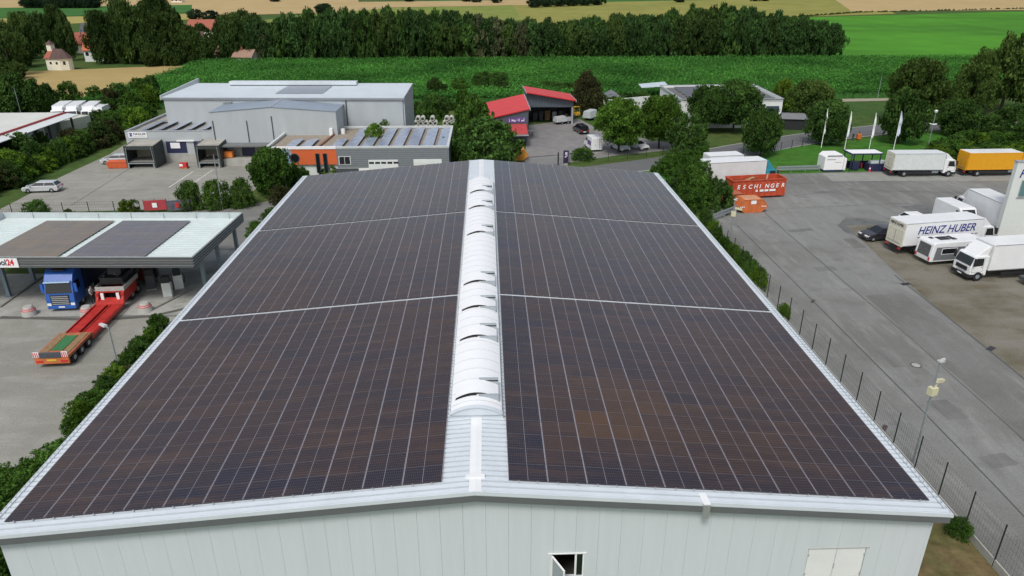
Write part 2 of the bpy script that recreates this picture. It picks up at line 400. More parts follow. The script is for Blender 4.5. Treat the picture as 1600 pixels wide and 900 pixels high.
field('ripe_field', [(290, 26), (540, 20), (700, 2), (300, 6)], wheat2, .22)
field('ripe_strip', [(560, 13), (860, 8), (830, 0), (560, 4)], wheat2, .28)
field('crop_strip', [(-200, 36), (300, 20), (300, 8), (-200, 16)], cropg, .24)
field('pale_strip', [(-200, 48), (330, 30), (330, 21), (-200, 34)], M('pale_stubble', (.34, .30, .10), .95, var=.1, scale=.1), .2)
field('far_ripe', [(-200, 15), (560, 9), (560, -14), (-200, -14)], wheat2, .16)
field('far_crop', [(700, 5), (1340, 7), (1340, -14), (560, -14)], cropg, .12)
mb = MB()
for p, q in (((1235, 28), (1345, 20)), ((1345, 20), (1600, 14))):
    a = GT(*p); b = GT(*q)
    for k in range(120):
        u = random.random(); x = a[0]*(1-u)+b[0]*u; y = a[1]*(1-u)+b[1]*u+random.uniform(-1, 1); h = random.uniform(.5, 1.4)
        z = terrain(x, y)
        mb.add([(x-1.2, y, z), (x+1.2, y, z), (x+.5, y+.4, z+h), (x-.6, y-.4, z+h)], [(0,1,2,3)])
struct('field_margin', mb, M('margin_weeds', (.045, .06, .02), .9), 'stuff')

# ================================================================== vegetation builders
rng = np.random.default_rng(11)
def crown_mesh(name, n, leaf, shape, clumps, seed, gap=.0):
    """unit crown: z 0..1, radius 1; leaves gathered in clumps inside an envelope"""
    g = np.random.default_rng(seed)
    def env(z):
        if shape == 'round': return np.sqrt(np.clip(1-((z-.47)/.53)**2, 0, 1))
        if shape == 'oval': return np.clip(np.sin(np.pi*np.clip(z, 0, 1)**.8), 0, 1)**.65
        if shape == 'tall': return np.clip(1.25*(1-z)**.62*np.minimum(1, z*5+.5), 0, 1)
        if shape == 'poplar': return np.clip(np.clip(1-z, 0, 1)**.55*np.minimum(1, .8+z*1.2)*1.15, 0, 1)
        if shape == 'bush': return np.sqrt(np.clip(1-(z*.98)**2, 0, 1))
        if shape == 'cedar': return np.clip(np.minimum(1, .75+z*1.3)*np.sqrt(np.clip(1-z**2.6, 0, 1)), 0, 1)
    zc = g.uniform(.03, .97, clumps*3); rr = np.sqrt(g.uniform(.12, 1, clumps*3)); an = g.uniform(0, 2*np.pi, clumps*3)
    keep = g.random(clumps*3) < (env(zc)+.12)
    zc, rr, an = zc[keep][:clumps], rr[keep][:clumps], an[keep][:clumps]
    lump = 1+.16*np.sin(an*3+seed)+.13*np.sin(an*5+zc*9+seed*2)
    e = env(zc)*lump
    C = np.stack([np.cos(an)*rr*e, np.sin(an)*rr*e, zc], 1)
    m = len(C); idx = g.integers(0, m, n)
    size = g.uniform(.09, .2, m)
    off = g.normal(0, 1, (n, 3)); off /= np.linalg.norm(off, axis=1)[:, None]
    off *= (g.random(n)**.45)[:, None]*size[idx][:, None]*np.array([1.25, 1.25, .8])
    P = C[idx]+off
    P[:, 2] = np.clip(P[:, 2], .0, 1.02)
    u = g.normal(0, 1, (n, 3)); u[:, 2] *= .6; u /= np.linalg.norm(u, axis=1)[:, None]
    w = g.normal(0, 1, (n, 3)); w -= (w*u).sum(1)[:, None]*u; w /= np.linalg.norm(w, axis=1)[:, None]
    s = leaf*g.uniform(.6, 1.35, n)[:, None]
    V = np.stack([P-u*s, P-w*s*.55, P+u*s, P+w*s*.55], 1).reshape(-1, 3)
    me = bpy.data.meshes.new(name)
    me.vertices.add(4*n); me.vertices.foreach_set('co', V.astype(np.float32).ravel())
    me.loops.add(4*n); me.loops.foreach_set('vertex_index', np.arange(4*n, dtype=np.int32))
    me.polygons.add(n); me.polygons.foreach_set('loop_start', np.arange(0, 4*n, 4, dtype=np.int32))
    me.update(calc_edges=True)
    return me
CR = {}
for s_ in range(2):
    CR['round%d' % s_] = crown_mesh('leafy_crown', 15000, .043, 'round', 230, 3+s_)
    CR['tall%d' % s_] = crown_mesh('leafy_crown', 15000, .04, 'tall', 240, 23+s_)
for s_ in range(3):
    CR['oval%d' % s_] = crown_mesh('leafy_crown', 6500, .055, 'oval', 130, 43+s_)
    CR['poplar%d' % s_] = crown_mesh('leafy_crown', 2600, .085, 'poplar', 80, 63+s_)
    CR['bush%d' % s_] = crown_mesh('foliage', 4500, .055, 'bush', 100, 83+s_)
    CR['cedar%d' % s_] = crown_mesh('foliage', 8000, .042, 'cedar', 190, 103+s_)
trunk_me = {}
def trunk_mesh():
    if 'a' in trunk_me: return trunk_me['a']
    mb = MB(); mb.cyl((0,0,0), (.01,0,.5), .028, .02, 8); mb.cyl((.01,0,.5), (0,.01,.85), .02, .008, 7)
    for k in range(7):
        a = k*2.4; z = .36+.06*k
        mb.cyl((.008, 0, z), (.2*math.cos(a), .2*math.sin(a), z+.16), .010, .003, 6)
    o = mb.build('trunk', bark); me = o.data; bpy.data.objects.remove(o); trunk_me['a'] = me
    return me
LM = dict(
 street=leafmat('street_leaves', (.07, .155, .028), .12), dark=leafmat('dark_leaves', (.046, .112, .032)), lime=leafmat('lime_leaves', (.06, .108, .03), .1),
 grove=leafmat('grove_leaves', (.044, .090, .030), clump=.12), wood=leafmat('wood_leaves', (.044, .098, .034), .08, clump=.13), fresh=leafmat('fresh_leaves', (.075, .165, .026)),
 hedge=leafmat('hedge_leaves', (.055, .130, .028), .15, clump=.6), willow=leafmat('grey_leaves', (.075, .105, .06), clump=.2), yell=leafmat('yellow_leaves', (.085, .15, .022), .1),
 cedar=leafmat('cedar_leaves', (.05, .115, .028), clump=.8), red=leafmat('russet_leaves', (.05, .058, .028), .1), far=leafmat('far_leaves', (.03, .058, .034), .1, clump=.06))
_cm = {}
def crown_data(kind, lm):
    k = (kind, lm)
    if k not in _cm:
        me = CR[kind].copy(); me.materials.append(LM[lm]); _cm[k] = me
    return _cm[k]
def tree(name, label, loc, h, rad, kind, lm, group=None, base=.2, cat='tree', rz=None):
    t = thing(name, label, cat, loc, random.uniform(0, 6.28) if rz is None else rz, group)
    c = bpy.data.objects.new('crown', crown_data(kind, lm)); COL.objects.link(c); c.parent = t
    c.location = (0, 0, h*base); c.scale = (rad, rad*random.uniform(.92, 1.08), h*(1-base))
    k = bpy.data.objects.new('trunk', trunk_mesh()); COL.objects.link(k); k.parent = t; k.scale = (h*.75, h*.75, h)
    return t
def bush(label, loc, h, rad, kind='bush0', lm='hedge', group=None, name='bush', cat='bush', ry=None):
    c = bpy.data.objects.new(name, crown_data(kind, lm)); COL.objects.link(c)
    c.location = (loc[0], loc[1], (loc[2] if len(loc) > 2 else 0)-.05); c.scale = (rad, ry or rad*random.uniform(.85, 1.15), h)
    c.rotation_euler = (0, 0, random.uniform(0, 6.28) if ry is None else 0)
    return tag(c, label, cat, group)
# ================================================================== the main hall
CT, ST = math.cos(SL), math.sin(SL)
YN, YF = -.78, 58.55            # roof edges
SE = 21.17                       # slope length to the eaves
def RZ(x): return RIDGE-abs(x)*math.tan(SL)
hall = thing('warehouse_hall', 'large white hall with a shallow gabled roof covered in solar panels', 'warehouse', (0, 0, 0))
XE = SE*CT
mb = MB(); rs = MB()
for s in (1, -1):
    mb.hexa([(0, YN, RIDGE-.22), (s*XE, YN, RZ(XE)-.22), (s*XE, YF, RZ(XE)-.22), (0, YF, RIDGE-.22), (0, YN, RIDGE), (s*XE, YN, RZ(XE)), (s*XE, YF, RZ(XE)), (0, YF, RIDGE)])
    y = YN+.06
    while y < YF-.1:
        x0 = .26
        rs.hexa([(s*x0, y, RZ(x0)-.01), (s*XE, y, RZ(XE)-.01), (s*XE, y+.29, RZ(XE)-.01), (s*x0, y+.29, RZ(x0)-.01), (s*x0, y+.005, RZ(x0)+.085), (s*XE, y+.005, RZ(XE)+.085), (s*XE, y+.25, RZ(XE)+.085), (s*x0, y+.25, RZ(x0)+.085)])
        y += .36
roof = mb.build('roof', M('roof_valley_shade', (.16, .18, .195), .6, var=.1), hall); rs.build('roof_ribs', white, hall)  # slab coloured dark grey to paint the shade in the rib grooves
mb = MB()
for s in (1, -1):
    mb.hexa([(0, YN-.02, RIDGE+.05), (s*.27, YN-.02, RZ(.27)+.05), (s*.27, YF+.02, RZ(.27)+.05), (0, YF+.02, RIDGE+.05), (0, YN-.02, RIDGE+.085), (s*.27, YN-.02, RZ(.27)+.075), (s*.27, YF+.02, RZ(.27)+.075), (0, YF+.02, RIDGE+.085)])
mb.box(-.42, .12, RIDGE+.04, .42, .3, RIDGE+.13)
mb.build('ridge_cap', whitep, hall)
for s in (1, -1):
    mb = MB(); fl = MB()
    for ya, yb in ((YN-.04, YN+.03), (YF-.25, YF+.05)):
        mb = MB(); mb.hexa([(s*a, y, RZ(a)+d) for d in (-.10, .095) for a, y in ((0, ya), (XE+.06, ya), (XE+.06, yb), (0, yb))])
        mb.build('verge_flashing', white, hall)
    fl.hexa([(s*a, y, RZ(a)+d) for d in (-.44, -.105) for a, y in ((0, YN-.035), (XE+.02, YN-.035), (XE+.02, YN+.0), (0, YN+.0))])
    fl.build('fascia', M('fascia_grey', (.15, .165, .172), .5, .2, var=.06), hall)
for s in (1, -1):
    g = MB(); x0 = XE+.005; z0 = RZ(XE)-.16
    for a, b, c, d in ((0, .02, 0, .12), (0, .14, 0, .02), (.10, .14, .02, .17)):
        g.box(min(s*(x0+a), s*(x0+b)), YN, z0+c, max(s*(x0+a), s*(x0+b)), YF, z0+d)
    y = YN+.3
    while y < YF:
        g.box(min(s*x0, s*(x0+.12)), y, z0+.11, max(s*x0, s*(x0+.12)), y+.16, z0+.15); y += .36
    g.build('gutter', white, hall)
# snow rail along each eave
for s in (1, -1):
    g = MB(); x1 = XE-.16
    for dz in (.11,): g.bar((s*x1, YN+.3, RZ(x1)+dz), (s*x1, YF-.2, RZ(x1)+dz), .03, .03)
    y = YN+.6
    while y < YF-.2:
        g.box(min(s*(x1-.05), s*(x1+.05)), y, RZ(x1)+.02, max(s*(x1-.05), s*(x1+.05)), y+.04, RZ(x1)+.12); y += 1.44
    g.build('snow_rail', alu, hall)
# walls
YW = YN+.42; XW = XE-.35
WOP = []                         # openings in the front wall: x0,x1,z0,z1
w0 = GY(860, 866, YW); w1 = GY(913, 866, YW); d0 = GY(1264, 858, YW); d1 = GY(1354, 858, YW)
WIN = (w0[0], w1[0], w0[2]-1.35, w0[2]); DOOR = (d0[0], d1[0], d0[2]-2.5, d0[2])
mb = MB()
x = -XW; pw = 1.008
while x < XW-.01:
    xe = min(x+pw, XW); cuts = sorted({x, xe, *[v for o in (WIN, DOOR) for v in o[:2] if x < v < xe]})
    for a, b in zip(cuts[:-1], cuts[1:]):
        e0 = .0035 if a == x else 0; e1 = .0035 if b == xe else 0
        mid = (a+b)/2; spans = [(-.6, None)]
        for o in (WIN, DOOR):
            if o[0] < mid < o[1]: spans = [(-.6, o[2]), (o[3], None)]
        for z0, z1 in spans:
            za = RZ(a)-.2 if z1 is None else z1; zb = RZ(b)-.2 if z1 is None else z1
            mb.hexa([(a+e0, YW, z0), (b-e1, YW, z0), (b-e1, YW+.12, z0), (a+e0, YW+.12, z0), (a+e0, YW, za), (b-e1, YW, zb), (b-e1, YW+.12, zb), (a+e0, YW+.12, za)])
    x += pw
mb.build('front_wall', wallp, hall)
mb = MB()
for s in (1, -1): mb.box(min(s*XW, s*(XW-.12)), YW+.13, -.6, max(s*XW, s*(XW-.12)), YF-.45, RZ(XW)-.23)
mb.prism([(-XW, YF-.44, -.6), (XW, YF-.44, -.6), (XW, YF-.44, RZ(XW)-.23), (0, YF-.44, RIDGE-.23), (-XW, YF-.44, RZ(XW)-.23)], (0, .12, 0))
mb.build('side_wall', wallp, hall)
# back-lining a little way inside keeps the joints dark
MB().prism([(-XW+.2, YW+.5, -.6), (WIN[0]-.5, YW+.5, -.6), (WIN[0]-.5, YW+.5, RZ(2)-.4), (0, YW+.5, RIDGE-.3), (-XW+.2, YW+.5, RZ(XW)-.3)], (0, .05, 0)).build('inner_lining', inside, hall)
MB().box(-XW+.3, YW+.2, .02, XW-.3, YF-.8, .1).build('floor', concd, hall)
win = MB()
a, b, c, d = WIN
win.box(a, YW+.03, d-.06, b, YW+.1, d); win.box(a, YW+.03, c, a+.06, YW+.1, d-.06); win.box(b-.06, YW+.03, c, b, YW+.1, d-.06)
win.box(b-.42, YW+.03, c, b-.33, YW+.1, d-.06); win.box(a-.1, YW-.03, d+.003, b+.1, YW-.003, d+.06)
wf = win.build('window', signw, hall)
MB().box(b-.33, YW+.06, c, b-.06, YW+.07, d-.06).build('pane', glass, wf)
sash = MB(); L = b-.42-a-.08
ang = R(-63)
def sw(u, v): return (a+.05+u*math.cos(ang)-v*math.sin(ang), YW-.02+u*math.sin(ang)+v*math.cos(ang))
for u0, u1, z0, z1 in ((0, L, d-.15, d-.08), (0, .07, c, d-.15), (L-.07, L, c, d-.15)):
    p = [sw(u0, 0), sw(u1, 0), sw(u1, .06), sw(u0, .06)]
    sash.hexa([(q[0], q[1], z0) for q in p]+[(q[0], q[1], z1) for q in p])
sash.build('open_sash', signw, wf)
p = [sw(.07, .025), sw(L-.07, .025), sw(L-.07, .035), sw(.07, .035)]
MB().hexa([(q[0], q[1], c) for q in p]+[(q[0], q[1], d-.15) for q in p]).build('sash_pane', M('clear_glass', (.25, .3, .32), .08, var=0, spec=.8), wf)
a, b, c, d = DOOR
dr = MB(); mid = (a+b)/2-.02
dr.box(a+.03, YW+.02, c, mid-.012, YW+.08, d-.03); dr.box(mid+.012, YW+.02, c, b-.03, YW+.08, d-.03)
dd = dr.build('double_door', whited, hall)
fr = MB(); fr.box(a-.03, YW-.02, d, b+.12, YW-.002, d+.035)
for z in (d-.45, d-1.6):
    fr.box(a+.0, YW-.01, z, a+.07, YW+.019, z+.14); fr.box(b-.07, YW-.01, z, b, YW+.019, z+.14)
fr.box(mid-.02, YW-.015, d-1.2, mid+.02, YW+.018, d-.9)
fr.build('hinge', concrete, dd)
# outlet box on the verge
o0 = GY(1105, 776, YN)[0]
mb = MB(); mb.hexa([(o0-.16, YN-.16, RZ(o0)+.06), (o0+.16, YN-.16, RZ(o0)+.05), (o0+.12, YN+.55, RZ(o0)+.07), (o0-.2, YN+.55, RZ(o0)+.09), (o0-.16, YN-.16, RZ(o0)+.10), (o0+.16, YN-.16, RZ(o0)+.09), (o0+.12, YN+.55, RZ(o0)+.12), (o0-.2, YN+.55, RZ(o0)+.14)])
ct = mb.build('cable_tray', whitep, hall)
MB().box(o0-.16, YN-.18, RZ(o0)-.68, o0+.14, YN-.06, RZ(o0)+.04).build('tray_drop', alu, ct)
# ridge skylight
YS0, YS1 = 4.75, 48.1; KW = 1.27; ZC = RIDGE+.34
mb = MB()
for s in (1, -1):
    mb.hexa([(s*(KW-.06), YS0, RZ(KW)-.02), (s*(KW+.10), YS0, RZ(KW)-.02), (s*(KW+.10), YS1, RZ(KW)-.02), (s*(KW-.06), YS1, RZ(KW)-.02), (s*(KW-.06), YS0, ZC), (s*(KW+.0), YS0, ZC), (s*(KW+.0), YS1, ZC), (s*(KW-.06), YS1, ZC)])
for y in (YS0, YS1-.08):
    mb.prism([(-KW+.06, y, RZ(KW)-.02), (0, y, RIDGE-.02), (KW-.06, y, RZ(KW)-.02), (KW-.06, y, ZC), (-KW+.06, y, ZC)], (0, .08, 0))
sky = mb.build('skylight', white, hall)
def arc(w, z0, rise, n=16):
    return [(-w+2*w*i/n, z0+rise*(1-(2*i/n-1)**2)) for i in range(n+1)]
def vault(w, z0, rise, th, y0, y1, n=16):
    A = arc(w, z0, rise, n); B = arc(w, z0+th, rise, n)
    m = MB(); k = n+1
    vs = [(x, y0, z) for x, z in A]+[(x, y0, z) for x, z in B]+[(x, y1, z) for x, z in A]+[(x, y1, z) for x, z in B]
    fs = []
    for i in range(n):
        fs += [(i, i+1, k+i+1, k+i), (2*k+i, 3*k+i, 3*k+i+1, 2*k+i+1), (k+i, k+i+1, 3*k+i+1, 3*k+i), (i, 2*k+i, 2*k+i+1, i+1)]
    fs += [(0, k, 3*k, 2*k), (k-1, 3*k-1, 4*k-1, 2*k-1)]
    return m.add(vs, fs)
poly = M('polycarbonate', (.86, .88, .90), .3, var=.03, scale=1.5)
rise = .40
vault(KW, ZC, rise, .03, YS0-.03, YS1).build('glazing', poly, sky)
mb = MB(); y = YS0+.5
while y < YS1:
    v_ = vault(KW+.005, ZC+.03, rise, .008, y, y+.02); mb.add(v_.v, v_.f); y += 1.06
mb.build('glazing_bar', M('grey_strip', (.42, .45, .47), .5, var=0), sky)
ec = vault(KW+.03, ZC+.0, rise, .06, YS0-.16, YS0+.06); ec.prism([(-KW, YS0-.1, ZC-.05)]+[(x, YS0-.1, z) for x, z in arc(KW, ZC, rise)]+[(KW, YS0-.1, ZC-.05)], (0, .04, 0))
ec.build('end_cap', white, sky)
hoodm = M('hood_grey', (.40, .45, .48), .45, .2, var=.04)
for pv in (299, 323.5, 364, 441, 480.6, 527, 618):
    yv = G(742, pv, ZC+rise*.9)[1]; L = 1.15
    sub = vault(KW*.84, ZC+.12, rise*.86, .07, yv-.0, yv+L-.03); sub.v = [(x+.03, y, z) for x, y, z in sub.v]
    sub.build('vent_seal', blackp, sky)
    lid = vault(KW*.86, ZC+.22, rise*.86, .03, yv-.03, yv+L); lid.v = [(x+.03, y, z) for x, y, z in lid.v]
    lid.build('vent_flap', poly, sky)
    gp_ = MB(); A_ = [(x, z) for x, z in arc(KW*.84, ZC+.10, rise*.86) if x < .05]
    for (xa, za), (xb, zb) in zip(A_[:-1], A_[1:]): gp_.hexa([(xa, yv-.1, za), (xb, yv-.1, zb), (xb, yv-.03, zb), (xa, yv-.03, za), (xa, yv-.1, za+.07), (xb, yv-.1, zb+.07), (xb, yv-.03, zb+.07), (xa, yv-.03, za+.07)])
    gp_.build('vent_gap_shade', black, sky); gp_ = MB()  # solid black strips stand in for the shaded gaps at flap and hood
    gp_.box(.3, yv+L-.004, ZC+rise*.95+.10, 1.1, yv+L+.008, ZC+rise*.95+.17)
    gp_.build('vent_gap_shade', black, sky)
    hd = MB()
    for ya, yb in ((yv-.2, yv-.03), (yv+L+.01, yv+L+.14)):
        zt = ZC+rise*.95+(.10 if ya < yv else .26)
        hd.prism([(.12, ya, zt), (1.12, ya, zt+.0), (1.16, ya, ZC+.12), (.8, ya, ZC+rise*.62), (.4, ya, ZC+rise*.88)], (0, yb-ya, 0))
    hd.box(1.13, yv-.2, ZC+.1, 1.17, yv+L+.14, ZC+rise*.5+.1)
    hd.build('wind_deflector', hoodm, sky)

# ------------------------------------------------------------------ solar panels
def pvmat(name, base, blue, ochre, frame, streak=(.088, .046, .027), bs=(.14, .125, .12)):
    m = bpy.data.materials.new(name); m.use_nodes = True
    nt = m.node_tree; N = nt.nodes; Lk = nt.links; b = N['Principled BSDF']
    uv = N.new('ShaderNodeUVMap'); sp = N.new('ShaderNodeSeparateXYZ'); Lk.new(uv.outputs[0], sp.inputs[0])
    def mth(op, a, c=None, d=None):
        n = N.new('ShaderNodeMath'); n.operation = op
        for i, v in enumerate((a, c, d)):
            if v is None: continue
            if isinstance(v, (int, float)): n.inputs[i].default_value = v
            else: Lk.new(v, n.inputs[i])
        return n.outputs[0]
    U, V = sp.outputs[0], sp.outputs[1]
    at = N.new('ShaderNodeAttribute'); at.attribute_name = 'tint'
    ta = N.new('ShaderNodeAttribute'); ta.attribute_name = 'warm'
    def mix(f, a, c):
        n = N.new('ShaderNodeMix'); n.data_type = 'RGBA'
        if isinstance(f, (int, float)): n.inputs['Factor'].default_value = f
        else: Lk.new(f, n.inputs['Factor'])
        for k, v in (('A', a), ('B', c)):
            if isinstance(v, tuple): n.inputs[k].default_value = v+(1,)
            else: Lk.new(v, n.inputs[k])
        return n.outputs['Result']
    nz = N.new('ShaderNodeTexNoise'); nz.inputs['Scale'].default_value = 1.1; nz.inputs['Detail'].default_value = 3
    tc = N.new('ShaderNodeNewGeometry'); Lk.new(tc.outputs['Position'], nz.inputs['Vector'])
    mpp = N.new('ShaderNodeMapping'); mpp.inputs['Scale'].default_value = (.3, 2.0, 1); Lk.new(tc.outputs['Position'], mpp.inputs['Vector'])
    nz2 = N.new('ShaderNodeTexNoise'); nz2.inputs['Scale'].default_value = 1.; nz2.inputs['Detail'].default_value = 2; Lk.new(mpp.outputs[0], nz2.inputs['Vector'])
    f1 = mth('ADD', at.outputs['Fac'], mth('MULTIPLY', mth('SUBTRACT', nz.outputs['Fac'], .5), .5))
    col = mix(f1, base, blue)
    col = mix(mth('MULTIPLY', ta.outputs['Fac'], mth('ADD', .6, nz.outputs['Fac'])), col, ochre)
    col = mix(mth('MULTIPLY', mth('MAXIMUM', mth('MULTIPLY', mth('SUBTRACT', nz2.outputs['Fac'], .46), 2.6), 0.), .7), col, streak)
    # cell grid: half cells .086 x .186
    def line(c, period, w):
        t = mth('FRACT', mth('DIVIDE', c, period)); t = mth('MINIMUM', t, mth('SUBTRACT', 1., t))
        return mth('LESS_THAN', t, w/period)
    bus = mth('MAXIMUM', line(U, .0861, .004), line(V, .189, .006))
    col = mix(mth('MULTIPLY', bus, .62), col, bs)
    midl = mth('LESS_THAN', mth('ABSOLUTE', mth('SUBTRACT', U, .861)), .011)
    eu = mth('LESS_THAN', mth('MINIMUM', U, mth('SUBTRACT', 1.722, U)), .019)
    ev = mth('LESS_THAN', mth('MINIMUM', V, mth('SUBTRACT', 1.134, V)), .012)
    col = mix(mth('MULTIPLY', midl, .8), col, (.30, .29, .33)); col = mix(mth('MULTIPLY', ev, .8), col, (.19, .185, .2)); col = mix(eu, col, frame)
    Lk.new(col, b.inputs['Base Color'])
    b.inputs['Roughness'].default_value = .17; b.inputs['Specular IOR Level'].default_value = .62
    MATS[name] = m
    return m
pv = pvmat('solar_cells', (.040, .021, .0165), (.014, .013, .027), (.105, .05, .013), (.36, .35, .40))
pvside = blackp
pu, pvv = 1.742, 1.154
def module_geo(V, F, UVs, T, x0, y0, s, tint, warm):
    x1 = x0+s*1.722; y1 = y0+1.134; n = len(V); th = .035
    V += [(x0, y0, 0), (x1, y0, 0), (x1, y1, 0), (x0, y1, 0), (x0, y0, th), (x1, y0, th), (x1, y1, th), (x0, y1, th)]
    fs = [(4,5,6,7), (0,1,5,4), (1,2,6,5), (2,3,7,6), (3,0,4,7)]
    if s < 0: fs = [f[::-1] for f in fs]
    loc = {0:(0,0), 1:(1.722,0), 2:(1.722,1.134), 3:(0,1.134)}
    for f in fs:
        F.append(tuple(i+n for i in f)); UVs += [loc[i % 4] if f is fs[0] else (.3, .3) for i in f]
        T.append((tint, warm))
def module_obj(name, mods, parent, mat):
    V, F, UVs, T = [], [], [], []
    for a in mods: module_geo(V, F, UVs, T, *a)
    me = bpy.data.meshes.new(name); me.from_pydata(V, [], F)
    uvl = me.uv_layers.new(name='UVMap'); uvl.data.foreach_set('uv', np.array(UVs, dtype=np.float32).ravel())
    for k, nm in enumerate(('tint', 'warm')):
        at = me.attributes.new(nm, 'FLOAT', 'FACE'); at.data.foreach_set('value', np.array([t[k] for t in T], dtype=np.float32))
    me.materials.append(mat)
    o = bpy.data.objects.new(name, me); COL.objects.link(o); o.parent = parent
    return o
def tint_of(s, i, j):
    t = .32+.3*math.sin(i*.55+j*.21*s+s)*math.sin(j*.33+1.3)+random.uniform(-.22, .22)
    w = random.uniform(0, .10)
    if s > 0:
        d = math.hypot((i-2.6)*.9, (j-3.5)*.55-(i-2.6)*.2)
        w += max(0, .55-.2*d)*random.uniform(.2, 1.3)
        if i <= 0: t += .45; w *= .4
        if j <= 0: t += .15
    else:
        if i <= 1 and j < 7: t += .3
    if j <= 2: t += .35-.1*j; w *= .45+.15*j
    return min(1, max(0, t)), min(1, w)
YB = [(0., 17), (17*pvv+.30, 16), (33*pvv+.62, 17)]
place = {0: 'nearest', 1: 'middle', 2: 'farthest'}
for k, (y0, rows) in enumerate(YB):
    for s in (1, -1):
        a = thing('solar_array', '%s block of dark solar panels on the %s slope of the big hall roof' % (place[k], 'right' if s > 0 else 'left'), 'solar array', (s*1.45*CT, y0, RIDGE-1.45*ST+.13), 0, 'solar arrays on the hall roof')
        a.rotation_euler = (0, s*SL, 0)
        mods = [(i, j) for j in range(rows) for i in range(11)]
        near = mods[:99] if k < 2 else mods[:66]
        for i, j in near:
            module_obj('solar_panel', [(s*i*pu, j*pvv, s)+tint_of(s, i, j+17*k)], a, pv)
        rest = module_obj('solar_panels', [(s*i*pu, j*pvv, s)+tint_of(s, i, j+17*k) for i, j in mods[len(near):]], a, pv)
        rest['kind'] = 'stuff'
        rl = MB()
        for i in range(11):
            for u in (.45, 1.28):
                xx = s*(i*pu+u); rl.box(xx-.02, -.06, -.05, xx+.02, rows*pvv+.04, -.012); rl.box(xx-.025, -.05, -.012, xx+.025, -.005, .035)
        rl.build('mounting_rail', alu, a)

# ================================================================== filling-station canopy (left)
c0 = Vector(G(300, 402, 5.2)); c1 = Vector(G(367, 332, 5.2)); c2 = Vector(G(37, 332, 5.2)); 
dv = (c1-c0); dv.z = 0; dl = dv.length; ux = (c1-c2); ux.z = 0; ux.normalize(); vy = Vector((-ux.y, ux.x, 0)); WD = 25.0; DP = 12.9
can = thing('fuel_canopy', 'flat grey filling station canopy with ribbed fascia and white roof', 'canopy', (c0.x, c0.y, 0), math.atan2(ux.y, ux.x))
# local frame: x to the right (0 at right edge, -WD at left), y away from the camera
MB().box(-WD+.06, .06, 4.34, -.06, DP-.06, 4.4).build('soffit', greym, can)
mb = MB(); mb.box(-WD+.12, .12, 4.42, -.12, DP-.12, 4.6)
y = .4
while y < DP-.2: mb.box(-WD+.15, y, 4.6, -.15, y+.05, 4.64); y += .6
mb.build('roof_deck', M('canopy_white', (.62, .70, .69), .45, var=.06, scale=.5), can)
fa = MB(); inn = MB(); fr_ = MB()
for k in range(4):
    z = 4.22+k*.25
    for q in ((-WD, -.03*(k % 2 == 0)-.0, z, 0, .04, z+.235), (-WD, DP-.04, z, 0, DP, z+.235), (-.04, .045, z, .0, DP-.045, z+.235), (-WD, .045, z, -WD+.04, DP-.045, z+.235)): fa.box(*q)
    fr_.box(-WD-.0, -.055, z+.2, .06, -.036, z+.232); fr_.box(.003, -.03, z+.2, .06, DP, z+.232)
fa.build('fascia', M('fascia_dark', (.11, .12, .125), .5, .2, var=.08), can)
fr_.build('fascia_rib', M('rib_light', (.34, .36, .36), .5, .2, var=.06), can)
inn.box(-WD+.045, .045, 4.2, -.045, .1, 5.22); inn.box(-WD+.045, DP-.1, 4.2, -.045, DP-.045, 5.22); inn.box(-.1, .105, 4.2, -.045, DP-.105, 5.22); inn.box(-WD+.045, .105, 4.2, -WD+.1, DP-.105, 5.22)
for i in range(7): inn.box(-1.5-i*3.4, DP-.2, 4.61, -1.42-i*3.4, DP-.101, 5.2)
inn.build('parapet', M('parapet_sheet', (.50, .56, .57), .5, var=.08), can)
for x in (-.75, -8.2, -19.5):
    for y in (3.2, 7.0, 11.8):
        if x == -8.2 and y != 7.0: continue
        c = MB(); c.box(x-.16, y-.16, .0, x+.16, y+.16, 3.94); c.box(x-.3, y-.3, 0, x+.3, y+.3, .05)
        c.build('column', M('column_blue', (.19, .25, .30), .5, .2, var=.08), can)
bmz = MB()
for y in (3.2, 7.0, 11.8): bmz.box(-WD+.3, y-.12, 3.95, -.3, y+.12, 4.33)
bmz.build('beam', greym, can)
xs_ = (Vector(G(28, 411, 4.7))-c0).dot(ux)
sg = MB().box(xs_-6.6, -.13, 4.28, xs_, -.06, 5.13).build('sign_panel', signw, can)
text('lettering', 'tankpool', .78, inkd, sg, (xs_-1.0, -.136, 4.5), bold=.022, align='RIGHT', sx=.8)
text('lettering', '24', .78, inkr, sg, (xs_-.97, -.136, 4.5), bold=.03, sx=.8)
cm = pvmat('canopy_cells', (.15, .115, .09), (.115, .11, .135), (.20, .15, .09), (.25, .25, .27), (.2, .17, .14), (.2, .19, .18))
def canopy_array(x0, label, warm):
    a = thing('solar_array', label, 'solar array', (0, 0, 0), 0, 'solar arrays on the canopy roof')
    a.matrix_world = can.matrix_basis @ Matrix.Translation((x0, 1.1, 4.72))
    for i in range(4):
        for j in range(9): module_obj('solar_panel', [(i*1.742, j*1.154+.1, 1, random.uniform(0, .5) if warm else random.uniform(.6, 1), random.uniform(.3, .9) if warm else 0)], a, cm)
    return a
canopy_array(-11.9, 'grey solar panels on the right part of the white canopy roof', False)
canopy_array(-19.7, 'brownish solar panels on the left part of the white canopy roof', True)
